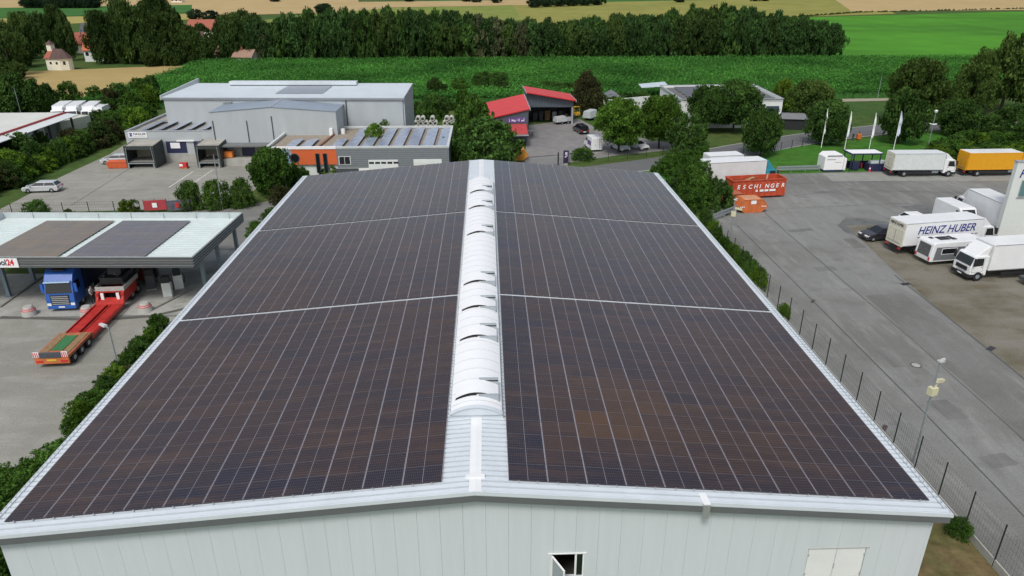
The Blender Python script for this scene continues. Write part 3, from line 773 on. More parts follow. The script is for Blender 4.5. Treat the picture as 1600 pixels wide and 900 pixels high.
#PART3
# ================================================================== vehicles
def wheels(root, xs, hw, r, w=.26, rim=galv):
    for x in xs:
        for s in (1, -1):
            o = MB().cyl((x, s*(hw-w), r), (x, s*hw, r), r, n=18).build('wheel', black, root, bevel=.03)
            MB().cyl((x, s*(hw-.05), r), (x, s*(hw+.012), r), r*.55, r*.45, n=14).build('rim', rim, o)
def box_truck(name, label, loc, rz, L=8., W=2.5, H=3.6, zb=1.05, box=whitep, cab=whitep, roofm=None, lift=creamp, fairing=True, axles=2, group=None, cat='truck', name_text=None, curtain=False):
    t = thing(name, label, cat, (loc[0], loc[1], .02), rz, group)
    h = W/2; xc = L+.12
    MB().box(.02, -h, zb, L, h, H).build('cargo_box', box, t, bevel=.035)
    if roofm: MB().box(.1, -h+.05, H+.002, L-.08, h-.05, H+.03).build('box_roof', roofm, t)
    tr = MB()
    for s in (1, -1):
        tr.box(.05, s*h-.006 if s > 0 else -h-.02, zb+.0, L-.05, h+.02 if s > 0 else -h+.006, zb+.09)
        tr.box(.05, s*h-.006 if s > 0 else -h-.015, H-.09, L-.05, h+.015 if s > 0 else -h+.006, H-.01)
    tr.build('edge_trim', alu if cab is not yellow else yellow, t)
    if lift:
        lf = MB().box(-.09, -h+.08, zb-.1, -.0, h-.08, zb+1.75).build('tail_lift', lift, t, bevel=.02)
        q = MB(); q.box(-.115, -h+.3, zb+.2, -.092, h-.3, zb+.26); q.box(-.115, -.03, zb+.26, -.092, .03, zb+1.6)
        q.build('lift_rib', galv, lf)
        MB().box(-.03, -h+.06, zb+1.85, -.0, h-.06, H-.1).build('rear_panel', lift, t)
    else:
        q = MB(); q.box(-.03, -h+.08, zb+.08, 0, -.02, H-.1); q.box(-.03, .02, zb+.08, 0, h-.08, H-.1); q.build('rear_door', box, t)
    ch = MB(); ch.box(-.05, -.45, .62, L+1.0, .45, zb-.01)
    for s in (1, -1): ch.box(1.9 if axles == 2 else 3.5, s*(h-.1)-.04, .45, L-1.6, s*(h-.1)+.04, .75)
    ch.box(-.12, -h+.1, .42, -.02, h-.1, .62)
    ch.build('chassis', blackp, t)
    for s in (1, -1): MB().box(-.14, s*(h-.35)-.2, .66, -.06, s*(h-.35)+.2, .82).build('tail_light', redmark, t)
    # cab: sloping front
    ct = zb+1.55
    pr = [(xc, .55), (xc+1.75, .55), (xc+1.86, 1.05), (xc+1.84, 1.5), (xc+1.52, ct-.12), (xc+1.38, ct), (xc, ct)]
    MB().side(pr, -h+.1, h-.1).build('cab', cab, t, bevel=.07)
    MB().hexa([(xc+1.815, -h+.2, 1.62), (xc+1.86, -h+.2, 1.62), (xc+1.86, h-.2, 1.62), (xc+1.815, h-.2, 1.62), (xc+1.53, -h+.26, ct-.2), (xc+1.575, -h+.26, ct-.2), (xc+1.575, h-.26, ct-.2), (xc+1.53, h-.26, ct-.2)]).build('windscreen', glass, t)
    for s in (1, -1):
        y0, y1 = sorted((s*(h-.105), s*(h-.075)))
        MB().side([(xc+.55, 1.62), (xc+1.62, 1.55), (xc+1.36, ct-.22), (xc+.6, ct-.22)], y0, y1).build('side_window', glass, t)
        mr = MB(); mr.box(xc+1.62, s*(h+.12)-.11, 1.75, xc+1.74, s*(h+.12)+.11, ct-.15); mr.bar((xc+1.6, s*(h-.12), ct-.25), (xc+1.68, s*(h+.1), ct-.25), .04, .04)
        mr.build('mirror', blackp, t)
        MB().box(xc+1.78, s*(h-.42)-.2, .74, xc+1.9, s*(h-.42)+.2, .92).build('headlight', lampg, t)
    MB().box(xc+.3, -h+.08, .36, xc+1.93, h-.08, .72).build('bumper', blackp, t, bevel=.04)
    for s in (1, -1):
        y0, y1 = sorted((s*(h-.098), s*(h-.09))); q = MB()
        for xa, xb, za, zb in ((xc+.48, xc+.5, .95, ct-.12), (xc+1.66, xc+1.68, .95, 1.6), (xc+.5, xc+1.66, .94, .96)): q.box(xa, y0, za, xb, y1, zb)
        q.box(xc+.55, min(y0, s*(h-.085)), 1.42, xc+.72, max(y1, s*(h-.085)), 1.47); q.build('door_seam', greyd, t)
    MB().cyl((L-1.5, -h+.45, .72), (L-.5, -h+.45, .72), .27, n=14).build('fuel_tank', galv, t)
    MB().box(xc+1.9, -.27, .5, xc+1.945, .27, .62).build('number_plate', signw, t)
    for x in ((1.35, L+.5) if axles == 2 else (1.0, L+.4)):
        for s in (1, -1): MB().box(x-.02, s*(h-.2)-.17, .25, x, s*(h-.2)+.17, .8).build('mudflap', black, t)
    gr = MB(); gr.box(xc+1.85, -.75, 1.0, xc+1.89, .75, 1.4); gr.build('grille', blackp, t)
    if fairing:
        MB().hexa([(xc+.15, -h+.2, ct-.01), (xc+1.3, -h+.3, ct-.01), (xc+1.3, h-.3, ct-.01), (xc+.15, h-.2, ct-.01), (xc+.02, -h+.15, H-.15), (xc+.25, -h+.25, H-.1), (xc+.25, h-.25, H-.1), (xc+.02, h-.15, H-.15)]).build('wind_deflector', cab, t, bevel=.06)
    wx = [L+1.05-.05, 1.9] if axles == 2 else [L+1.0, 1.7, 3.0]
    wheels(t, wx, h-.03, .47)
    return t
def car(name, label, loc, rz, paint, L=4.5, W=1.8, H=1.48, kind='estate', group=None, cat='car'):
    t = thing(name, label, cat, (loc[0], loc[1], .02), rz, group); a = L/2; h = W/2
    rear = {'estate': [(-a, .45), (-a-.02, .7), (-a+.06, .98)], 'van': [(-a, .4), (-a-.02, .8), (-a+.03, 1.1)], 'sedan': [(-a, .45), (-a, .8), (-a+.15, .98), (-a+.75, 1.0)]}[kind]
    body = [(-a+.1, .25)]+rear+[(a-1.25, .98), (a-.3, .80), (a-.04, .62), (a, .42), (a-.1, .24)]
    MB().side(body, -h, h).build('body', paint, t, bevel=.09, seg=3, smooth=False)
    r0 = {'estate': -a+.1, 'van': -a+.05, 'sedan': -a+.65}[kind]; r1 = {'estate': -a+.55, 'van': -a+.12, 'sedan': -a+1.25}[kind]
    f0 = a-1.15; f1 = a-2.0; hi = h-.06; ht = h-.28
    MB().hexa([(r0, -hi, .95), (f0, -hi, .95), (f0, hi, .95), (r0, hi, .95), (r1, -ht, H-.06), (f1, -ht, H-.06), (f1, ht, H-.06), (r1, ht, H-.06)]).build('glasshouse', glass, t, bevel=.04)
    MB().hexa([(r1-.1, -ht-.03, H-.09), (f1+.08, -ht-.03, H-.09), (f1+.08, ht+.03, H-.09), (r1-.1, ht+.03, H-.09), (r1, -ht+.1, H), (f1-.1, -ht+.1, H), (f1-.1, ht-.1, H), (r1, ht-.1, H)]).build('roof', paint, t, bevel=.03)
    pl = MB()
    for s in (1, -1):
        for xa, xb in ((f0-.02, f1), ((f0+r0)/2-.1, (f1+r1)/2-.05), (r0+.06, r1)):
            pl.bar((xa, s*(hi+.012), .95), (xb, s*(ht+.012), H-.07), .07, .05)
    pl.build('pillar', paint, t)
    for s in (1, -1):
        MB().box(a-.25, s*(h-.35)-.22, .58, a-.03, s*(h-.35)+.22, .72).build('headlight', lampg, t)
        MB().box(-a-.05, s*(h-.25)-.16, .68, -a+.1, s*(h-.25)+.16, .86).build('tail_light', redmark, t)
        MB().box(f0-.2, s*(h+.08)-.09, .92, f0-.05, s*(h+.08)+.09, 1.05).build('mirror', paint, t)
    MB().box(a-.1, -.55, .32, a+.02, .55, .5).build('grille', blackp, t)
    MB().box(-a-.06, -.28, .5, -a+.02, .28, .62).build('number_plate', signw, t)
    wheels(t, (a-.85, -a+.85), h+.01, .32, .2)
    return t
def panel_van(name, label, loc, rz, paint, L=5.6, W=2.0, H=2.5, group=None, ladder=False):
    t = thing(name, label, 'van', (loc[0], loc[1], .02), rz, group); a = L/2; h = W/2
    MB().side([(-a, .35), (-a, H-.1), (-a+.1, H), (a-1.9, H), (a-1.6, H-.12), (a-.95, 1.35), (a-.15, 1.05), (a, .8), (a, .35)], -h, h).build('body', paint, t, bevel=.09)
    MB().hexa([(a-.98, -h+.18, 1.42), (a-.93, -h+.18, 1.40), (a-.93, h-.18, 1.40), (a-.98, h-.18, 1.42), (a-1.56, -h+.25, H-.2), (a-1.51, -h+.25, H-.19), (a-1.51, h-.25, H-.19), (a-1.56, h-.25, H-.2)]).build('windscreen', glass, t)
    for s in (1, -1):
        y0, y1 = sorted((s*(h-.02), s*(h+.012)))
        MB().side([(a-2.2, 1.4), (a-1.1, 1.4), (a-1.62, H-.35), (a-2.2, H-.35)], y0, y1).build('side_window', glass, t)
        MB().box(a-.2, s*(h-.3)-.2, .75, a+.015, s*(h-.3)+.2, .95).build('headlight', lampg, t)
    MB().box(a-.35, -h+.02, .28, a+.06, h-.02, .6).build('bumper', blackp, t, bevel=.04)
    q = MB(); q.box(-a-.015, -.012, .5, -a-.001, .012, H-.15); q.box(-a-.02, .3, 1.0, -a-.001, .36, 1.3)
    q.build('door_seam', greyd, t)
    if ladder:
        q = MB()
        for y in (-.75, -.35): q.bar((-a-.08, y, .6), (-a-.08, y, H), .03, .03)
        for i in range(6): q.bar((-a-.08, -.75, .8+i*.28), (-a-.08, -.35, .8+i*.28), .03, .03)
        q.build('ladder', greyd, t)
        for s in (1, -1):
            y0, y1 = sorted((s*(h+.002), s*(h+.02)))
            MB().side([(-a+.5, 1.0), (a-2.4, 1.0), (a-2.4, 1.75), (-a+.5, 1.75)], y0, y1).build('side_print', purple, t)
    wheels(t, (a-1.0, -a+1.2), h+.0, .35, .22)
    return t

# right yard ------------------------------------------------
hz = box_truck('box_truck', 'white box truck with large blue lettering on its side beside the grey caravan', (44.95, 47.05), R(9.5), L=9.6, W=2.65, H=3.62, box=whitep)
s_ = hz.children[0]
text('lettering', 'HEINZ HUBER', 1.22, inkb, s_, (1.5, -1.345, 2.33), bold=.014, shear=.22, sx=.93)
st = MB()
for i in range(14): st.box(1.6+i*.55, -1.34, 1.93, 1.6+i*.55+.38, -1.328, 2.01)
st.build('small_print', inkb, s_)
text('lettering', 'HEINZ HUBER', .38, inkd, s_, (-.045, 1.15, 3.1), rot=(R(90), 0, R(-90)), bold=.012, shear=.2, sx=.85)
at_box = box_truck('box_truck', 'white truck with its cab facing left, nearest of the yard trucks', (59.2, 41.1), R(187), L=9.4, W=2.5, H=3.72, lift=None)
box_truck('box_truck', 'white box truck with cream tail lift parked beside the blue shelter', (61.15, 79.2), R(-1), L=7.6, W=2.55, H=3.55, lift=creamp, fairing=True, box=M('dull_white', (.66, .70, .70), .45, var=.08))
box_truck('box_truck', 'bright yellow box truck parked by the shrubs', (72.2, 79.0), R(1), L=8.2, W=2.6, H=3.58, box=yellow, cab=yellow, lift=yellow, roofm=whitep)
box_truck('curtain_truck', 'white curtain-sided truck with teal cab behind the red container', (31.0, 72.8), R(9), L=8.9, W=2.6, H=3.95, box=M('tarpaulin', (.70, .71, .71), .6, var=.08, scale=.7), cab=teal, lift=None, roofm=whitep)
box_truck('box_truck', 'white box truck mostly hidden behind the curtain-sided truck', (32.6, 77.0), R(9), L=5.2, W=2.5, H=3.9, lift=None, fairing=False)
box_truck('box_truck', 'white box truck backed up to the white wall with its cab pointing away', (60.75, 50.9), R(90.5), L=7.0, W=2.6, H=3.92, lift=None)
panel_van('panel_van', 'plain white panel van parked behind the lettered truck', (57.3, 55.7), R(-86), whitep, L=6.2, W=2.05, H=2.6)
car('parked_car', 'small white car half hidden behind the lettered truck', (52.9, 56.2), R(4), whitep, L=4.2, kind='estate')
car('parked_car', 'dark car behind the rear of the lettered truck', (45.6, 51.2), R(188), darkcar, L=4.4, H=1.5, kind='estate')
# caravan
cv = thing('caravan', 'grey and white touring caravan between two white trucks', 'caravan', (46.3, 43.75, .02), R(9))
MB().side([(0, .45), (-.02, 1.1), (.12, 2.35), (.3, 2.55), (6.1, 2.55), (6.75, 2.2), (7.0, 1.2), (6.9, .45)], -1.15, 1.15).build('body', whitep, cv, bevel=.1, seg=3)
cg = M('caravan_grey', (.17, .18, .195), .45, var=.05)
for s in (1, -1):
    y0, y1 = sorted((s*1.145, s*1.165)); w0_, w1_ = sorted((s*1.166, s*1.185))
    sp = MB().side([(.35, .62), (6.5, .62), (6.6, 1.9), (.5, 2.05)], y0, y1).build('side_panel', cg, cv)
    for x0, x1, z0, z1 in ((1.2, 2.9, 1.3, 1.85), (5.2, 6.2, 1.3, 1.85)):
        f = MB().box(x0-.06, w0_-.0, z0-.06, x1+.06, w1_, z1+.06).build('window', signw, cv)
        MB().box(x0, min(w0_, s*1.19), z0, x1, max(w1_, s*1.195), z1).build('pane', glass, f)
    d = MB().box(3.9, w0_, .7, 4.6, w1_, 2.25).build('door', signw, cv)
    MB().box(3.98, min(w0_, s*1.19), .8, 4.52, max(w1_, s*1.195), 2.15).build('door_panel', cg, d)
MB().hexa([(-.035, -.85, .95), (.0, -.85, .95), (.0, .85, .95), (-.035, .85, .95), (.07, -.8, 2.2), (.12, -.8, 2.2), (.12, .8, 2.2), (.07, .8, 2.2)]).build('rear_panel', M('caravan_rear', (.10, .105, .11), .3, var=.5, scale=3), cv)
sl = MB(); sl.box(1.4, -.4, 2.552, 2.6, .5, 2.6); sl.box(2.75, -.5, 2.552, 3.3, 0, 2.6); sl.box(2.75, .1, 2.552, 3.2, .6, 2.59); sl.box(.7, .2, 2.552, 1.1, .6, 2.6)
sl.build('roof_panel', blackp, cv)
MB().bar((6.9, 0, .5), (8.1, 0, .5), .12, .1).build('drawbar', greyd, cv)
wheels(cv, (3.3,), 1.12, .34, .22)
for s in (1, -1): MB().box(-.05, s*.95-.1, .6, .02, s*.95+.1, .95).build('tail_light', redmark, cv)
# small trailer at the frame edge
tr = thing('car_trailer', 'small open trailer with pale mudguard at the right frame edge', 'trailer', G(1615, 445), R(5))
MB().box(-1.2, -.7, .45, 1.3, .7, .8).build('tray', greyd, tr)
for s in (1, -1):
    q = MB()
    for i in range(8):
        a0 = math.pi*i/8; a1 = math.pi*(i+1)/8
        q.hexa([(r_*math.cos(a), y, .33+r_*math.sin(a)) for r_ in (.43, .47) for a, y in ((a0, s*.74), (a1, s*.74), (a1, s*.98), (a0, s*.98))])
    q.build('mudguard', signw, tr)
wheels(tr, (0,), .96, .33, .2)
MB().bar((1.3, 0, .5), (2.6, 0, .5), .1, .1).build('drawbar', greyd, tr)
# containers
rc = thing('roll_off_container', 'long red open container with white letters and scrap wood inside', 'container', (33.35, 68.3, .02), R(8.5))
Lc, Wc, Hc = 7.7, 2.4, 2.6
mb = MB(); mb.box(0, -Wc/2, .25, Lc, Wc/2, .35); mb.box(0, -Wc/2, .35, Lc, -Wc/2+.06, Hc); mb.box(0, Wc/2-.06, .35, Lc, Wc/2, Hc); mb.box(0, -Wc/2+.06, .35, .06, Wc/2-.06, Hc); mb.box(Lc-.06, -Wc/2+.06, .35, Lc, Wc/2-.06, Hc)
mb.build('shell', redor, rc)
mb = MB()
for i in range(9):
    x = .3+i*.9
    for s in (1, -1): mb.box(x-.05, s*(Wc/2+.05)-.05, .35, x+.05, s*(Wc/2+.05)+.05, Hc-.1)
for s in (1, -1): mb.box(-.06, s*(Wc/2+.02)-.09, Hc-.1, Lc+.06, s*(Wc/2+.02)+.09, Hc+.03)
mb.box(-.08, -Wc/2, Hc-.1, .09, Wc/2, Hc+.02); mb.box(Lc-.09, -Wc/2, Hc-.1, Lc+.08, Wc/2, Hc+.02)
mb.build('rib', redor, rc)
MB().box(.1, -.6, 0, Lc-.1, -.4, .248).box(.1, .4, 0, Lc-.1, .6, .248).build('skid', greyd, rc)
for i, ch in enumerate('ESCHINGER'): text('lettering', ch, .78, inkw, rc, (.55+i*.8, -Wc/2-.108, 1.45), bold=.02, shear=.15)
mb = MB()
for x, w in ((3.3, .3), (3.9, .55), (4.6, .55), (5.3, .9)): mb.box(x, -Wc/2-.106, .95, x+w, -Wc/2-.1, 1.25)
mb.build('small_print', inkw, rc)
wd = thing('scrap_wood', 'pale scrap boards lying in the red container', 'scrap wood', (36.3, 68.9, 2.0), R(8))
MB().bar((-1.2, -.2, .1), (.9, .5, .5), .5, .05).build('plank', wood, wd); MB().bar((2.6, .2, .2), (2.7, .2, .95), .2, .06).build('plank', M('pale_wood', (.6, .5, .35), .8), wd); MB().box(-2.2, -.9, -1.6, 3.4, .9, .1).build('rubble', M('rubble', (.10, .07, .05), .9, var=.5, scale=3), wd)
def skip(name, label, loc, rz, mat, L=3.6, W=1.9, H=1.55, lid=None, group=None):
    t = thing(name, label, 'skip', (loc[0], loc[1], .02), rz, group)
    a, b = L/2, L/2-.85
    prof = [(-b, .05), (b, .05), (a, .75), (b+.1, H), (-b-.1, H), (-a, .75)]
    MB().side(prof, -W/2, W/2).build('body', mat, t)
    q = MB()
    for s in (1, -1):
        for (x0, z0), (x1, z1) in zip(prof, prof[1:]+prof[:1]): q.bar((x0, s*(W/2+.02), z0), (x1, s*(W/2+.02), z1), .06, .06)
        for x in (-b*.5, b*.5): q.bar((x, s*(W/2+.02), .05), (x, s*(W/2+.02), H), .06, .06)
    q.build('rib', mat, t)
    if lid:
        MB().hexa([(-b, -W/2+.1, H+.01), (b-.2, -W/2+.1, H+.01), (b-.2, W/2-.1, H+.01), (-b, W/2-.1, H+.01), (-b+.1, -W/2+.2, H+.08), (b-.3, -W/2+.2, H+.08), (b-.3, W/2-.2, H+.08), (-b+.1, W/2-.2, H+.08)]).build('lid', lid, t)
    return t
sk = skip('skip', 'orange closed skip with white plate standing before the long red container', (34.3, 62.4), R(6), orange, 4.0, 2.0, 1.7, lid=M('faded_orange', (.55, .27, .15), .7, var=.15))
MB().box(-.35, -1.06, 1.15, .35, -1.035, 1.6).build('plate', signw, sk)
q = MB()
for s in (1, -1):
    for i in range(3): q.box(s*1.45-.33+i*.24, -1.06, .74, s*1.45-.18+i*.24, -1.035, .86)
q.build('warning_strip', inkw, sk)
skip('skip', 'second orange skip half hidden between the closed skip and the container', (32.9, 65.2), R(8), M('dull_orange', (.40, .12, .06), .7, var=.25), 3.6, 1.9, 1.6)
# guard rails
def guardrail(label, p, q_):
    p = Vector(p); q_ = Vector(q_); t = thing('guard_rail', label, 'guard rail', p); d = q_-p; n = max(2, int(d.length/1.9))
    for i in range(n+1):
        b = d*(i/n); MB().box(b.x-.05, b.y-.05, 0, b.x+.05, b.y+.05, .95).build('post', galv, t)
    for z in (.5, .88):
        m = MB()
        for k, o in ((-.1, 0.), (0, -.05), (.1, 0.)): m.bar((0, -.08+o, z+k), (d.x, d.y-.08+o, z+k), .04, .1)
        m.build('rail', galv, t)
guardrail('steel guard rail on the lawn edge between the teal cab and the white tank', G(1213, 270), G(1280, 268))
guardrail('steel guard rail slanting beside the shrubs near the orange skip', G(1112, 347), G(1150, 332))
# dispenser box and shelter
db = thing('tank_station', 'white boxy fuel tank with cut corners beside the blue shelter', 'fuel tank', (*G(1286, 269)[:2], .02), R(2))
MB().prism([(0, 0, .3), (3.0, 0, .3), (3.0, 0, 2.3), (2.5, 0, 2.75), (.5, 0, 2.75), (0, 0, 2.3)], (0, 2.3, 0)).build('tank', signw, db, bevel=.04)
MB().box(-.05, -.05, 0, 3.05, 2.35, .29).build('base', navy, db)
q = MB(); q.box(.3, -.012, 1.85, 1.7, -.003, 1.95); q.box(1.6, -.012, 1.45, 2.6, -.003, 1.51); q.box(.3, -.02, 2.35, 2.7, -.003, 2.55); q.build('lettering', greym, db)
MB().box(3.15, .2, .2, 3.55, 2.2, 2.0).build('side_cabinet', signw, db)
sh = thing('blue_shelter', 'open dark blue shelter with white roof edge beside the tank', 'shelter', (*G(1327, 268)[:2], .02), R(1))
MB().box(-.2, -.1, 2.75, 4.7, 2.4, 2.83).build('roof', signw, sh); 
q = MB(); q.box(-.25, -.15, 2.6, 4.75, -.101, 2.8); q.box(-.25, 2.4, 2.6, 4.75, 2.45, 2.86); q.box(-.25, -.1, 2.6, -.201, 2.4, 2.86); q.box(4.701, -.1, 2.6, 4.75, 2.4, 2.86); q.build('roof_frame', navy, sh)
for x in (0, 1.6, 3.0, 4.5):
    for y in ((0, 2.3) if x in (0, 4.5) else (2.3,)): MB().box(x-.06, y-.06, 0, x+.06, y+.06, 2.59).build('post', navy, sh)
MB().box(.1, 2.2, 0, 4.4, 2.26, 1.1).build('rear_board', navy, sh)
bn = thing('waste_bin', 'dark blue wheeled bin inside the shelter', 'bin', (*G(1334, 266)[:2], .02), 0)
MB().hexa([(-.5, -.4, .1), (.5, -.4, .1), (.5, .4, .1), (-.5, .4, .1), (-.6, -.5, 1.3), (.6, -.5, 1.3), (.6, .5, 1.3), (-.6, .5, 1.3)]).build('tub', navy, bn, bevel=.03); MB().box(-.62, -.52, 1.31, .62, .52, 1.38).build('lid', blackp, bn)
bn = thing('storage_chest', 'dark blue chest with pale lid between the shelter and the white truck', 'chest', (*G(1372, 268)[:2], .02), R(1))
MB().box(-1.6, 0, 0, 1.6, 1.3, 1.15).build('body', navy, bn, bevel=.03); MB().box(-1.2, .3, 1.16, 1.2, 1.25, 1.5).build('lid', M('pale_lid', (.5, .58, .58), .5), bn)
fe = thing('fire_extinguisher', 'red extinguisher on the back board of the shelter', 'extinguisher', (*G(1345, 264)[:2], .3))
MB().cyl((0,0,0), (0,0,.6), .12, n=10).cyl((0,0,.6), (0,0,.7), .05).build('bottle', redmark, fe)
ho = thing('traffic_cone', 'red and white marker cone at the right end of the shelter', 'cone', (*G(1358, 268)[:2], .02))
MB().cyl((0,0,0), (0,0,.9), .22, .05, 10).build('cone', redmark, ho); MB().cyl((0,0,.4), (0,0,.6), .155, .115, 10).build('stripe', signw, ho)
# lamp posts
def lamp(label, base, h, kind='arm', rz=0, name='street_lamp', group=None):
    t = thing(name, label, 'street lamp', (base[0], base[1], 0), rz, group)
    MB().cyl((0,0,0), (0,0,h), .075, .05, 10).build('pole', galv, t)
    if kind == 'arm':
        MB().bar((0,0,h-.02), (.55,0,h+.08), .05, .05).build('arm', galv, t)
        MB().hexa([(.3,-.16,h+.02), (1.0,-.12,h+.08), (1.0,.12,h+.08), (.3,.16,h+.02), (.34,-.13,h+.16), (.95,-.1,h+.17), (.95,.1,h+.17), (.34,.13,h+.16)]).build('lamp_head', M('lamp_grey', (.55, .56, .56), .4), t)
    elif kind == 'camera':
        MB().box(-.24, -.18, h*.70, .24, .18, h*.70+.5).build('junction_box', beige, t)
        cam_ = MB(); cam_.bar((.1, 0, h*.7+.5), (.25, 0, h*.7+.75), .06, .06); cam_.bar((.08, .0, h*.7+.9), (.85, .15, h*.7+.72), .2, .2)
        cam_.build('security_camera', beige, t)
        hd = MB(); hd.box(-.14, -.12, h-.02, .2, .12, h+.08); hd.bar((0, 0, h+.08), (.2, -.08, h+.2), .14, .1)
        hd.build('lamp_head', M('lamp_grey', (.55, .56, .56), .4), t)
    elif kind == 'globe':
        MB().cyl((0,0,h), (0,0,h+.3), .22, .3, 12).cyl((0,0,h+.3), (0,0,h+.42), .3, .1, 12).build('lamp_head', lampg, t)
        q = MB()
        for a in (0, 2.1, 4.2): q.bar((0,0,h*.68), (.6*math.cos(a), .6*math.sin(a), h*.68+.06), .12, .16)
        q.build('security_camera', signw, t)
    return t
lamp('tall grey lamp post with camera box, nearest one by the right fence', G(1425, 728), 7.4, 'camera', .3)
lamp('grey camera post standing in front of the orange skip', G(1138, 395), 6.0, 'camera', -.2)
lamp('short grey lamp post with flat head beside the red low-loader', (-27.2, 22.7), 4.2, 'arm', 2.6)
lamp('small lamp with flat head beside the big round dark bush', G(449, 305), 3.4, 'arm', 2.4)
lamp('thin tall pole leaning in front of the clipped conifers', G(348, 328), 7.2, 'none')
lamp('white lamp mast with cameras beyond the white truck', (77.2, 96.2), 6.3, 'globe')
lamp('thin lamp standing before the tree by the red shed', G(746, 258), 6.2, 'globe')
lamp('distant thin lamp at the field track left of the limes', G(1371, 154), 5.5, 'none')
lamp('pale wooden pole behind the shed with the red roof line', G(34, 182), 6, 'none')
# right fence
fn = thing('mesh_fence', 'dark green wire mesh fence along the right side of the hall', 'fence', (FX, -8, 0))
for i in range(24): MB().box(-.03, i*2.5-.022, 0, .03, i*2.5+.022, 2.75).build('post', M('fence_green', (.012, .022, .018), .5), fn)
mb = MB(); y = 0
while y < 57.5: mb.box(.042, y-.002, .5, .046, y+.002, 2.6); y += .2
for k in range(6): mb.box(.051, 0, .5+k*.42, .056, 57.5, .505+k*.42)
mb.build('wire_mesh', MATS['fence_green'], fn)
kb = MB()
for i in range(23): kb.box(-.05, i*2.5+.045, 0, .03, i*2.5+2.455, .5)
kb.build('kick_board', concrete, fn)
# right building
cw = Vector(G(1562, 376, 0)); hb = thing('office_building', 'white building wall with blue letter at the right frame edge', 'building', (58.9, 50.4, 0))
MB().box(5.6, .56, 0, 14, 5.4, 8.6).build('rear_block', M('office_white', (.66, .70, .67), .7, var=.05), hb)
mb = MB(); mb.box(0, 0, 0, 14, .55, 9.0)
mb.build('wall', M('office_white', (.66, .70, .67), .7, var=.05), hb)
MB().box(-.06, -.06, 9.0, 14.06, .62, 9.12).build('parapet', alu, hb)
MB().box(.9, -.14, 5.02, 14, -.003, 5.12).build('ledge', alu, hb)
wn = MB().box(1.0, -.06, 5.14, 4.2, -.003, 7.0).build('window', M('frame_grey', (.3, .33, .34), .5), hb)
MB().box(1.08, -.09, 5.22, 4.12, -.062, 6.92).build('pane', M('teal_glass', (.10, .22, .22), .1, var=0, spec=.8), wn)
text('lettering', 'HUBER', 1.35, inkb, hb, (.5, -.02, 7.3), bold=.015, shear=.2)
#PART4
# ================================================================== left station: trucks, pumps
def fuel_pump(label, loc, rz=0, mat=None):
    t = thing('fuel_pump', label, 'fuel pump', loc, rz)
    MB().box(-.4, -.3, .12, .4, .3, 1.5).build('cabinet', mat or beige, t, bevel=.04)
    MB().box(-.45, -.34, 0, .45, .34, .11).build('plinth', concrete, t)
    MB().box(-.34, -.33, 1.52, .34, .33, 2.1).build('display_head', blackp, t, bevel=.03)
    MB().tube([(.42, 0, 1.7), (.6, 0, 1.4), (.58, 0, .6), (.44, 0, .9)], .03).build('hose', black, t)
    return t
fuel_pump('pale fuel pump on the right island under the canopy', (*G(264, 464)[:2], .03), .2, M('pump_pale', (.6, .64, .62), .45))
fuel_pump('fuel pump with white and red side behind the pale pump', (*G(281, 452)[:2], .03), .4, signw)
fuel_pump('dark fuel pump beside the low-loader tractor', (*G(238, 452)[:2], .03), .3, greyd)
cab_ = thing('oil_cabinet', 'tall dark cabinet with white marks under the right end of the canopy', 'cabinet', (*G(236, 432)[:2], .03), .25)
MB().box(-.7, -.5, 0, .7, .5, 2.6).build('body', blackp, cab_, bevel=.03)
q = MB()
for i in range(4): q.box(-.5+i*.27, -.52, 2.2, -.33+i*.27, -.502, 2.45)
q.build('white_marking', inkw, cab_)
for lab, px, py in (('left of the blue truck', 47, 492), ('between the blue truck and the red low-loader', 137, 492), ('right of the red low-loader', 228, 486)):
    t = thing('guard_bollard', 'pale concrete cone with red rings standing %s' % lab, 'bollard', (*G(px, py)[:2], .03), 0, 'ringed concrete cones')
    MB().cyl((0,0,0), (0,0,.45), .62, .56, 18).cyl((0,0,.45), (0,0,.85), .56, .34, 18).build('cone', M('pale_concrete', (.43, .43, .41), .8, var=.12), t)
    MB().cyl((0,0,.48), (0,0,.53), .565, .535, 18).cyl((0,0,.62), (0,0,.67), .485, .455, 18).build('ring', redmark, t)
# blue tractor with dark trailer
bt = thing('tractor_unit', 'blue truck with dark trailer parked under the canopy', 'truck', (-37.75, 34.6, .03), R(-86))
# local x forward (toward the camera side), cab front at x=0
MB().side([(0, .5), (.03, 1.1), (-.05, 1.75), (-.32, 2.75), (-.75, 3.35), (-1.3, 3.65), (-2.25, 3.7), (-2.25, .6)], -1.24, 1.24).build('cab', bluet, bt, bevel=.1, seg=3)
MB().hexa([(-.02, -1.1, 1.78), (-.08, -1.1, 1.74), (-.08, 1.1, 1.74), (-.02, 1.1, 1.78), (-.27, -1.02, 2.72), (-.33, -1.02, 2.7), (-.33, 1.02, 2.7), (-.27, 1.02, 2.72)]).build('windscreen', glass, bt)
MB().hexa([(-.02, -1.12, 2.78), (-.3, -1.12, 2.7), (-.3, 1.12, 2.7), (-.02, 1.12, 2.78), (-.1, -1.1, 2.86), (-.35, -1.1, 2.86), (-.35, 1.1, 2.86), (-.1, 1.1, 2.86)]).build('sun_visor', M('pale_blue', (.25, .38, .6), .3), bt)
gq = MB()
for i in range(5): gq.box(.0, -.72, .72+i*.18, .06, .72, .80+i*.18)
MB().box(-.02, -.8, .66, .035, .8, 1.62).build('grille', blackp, bt); gq.build('grille_bar', alu, bt)
MB().box(-1.3, -.55, 3.64, -.75, .55, 3.74).build('roof_hatch', blackp, bt)
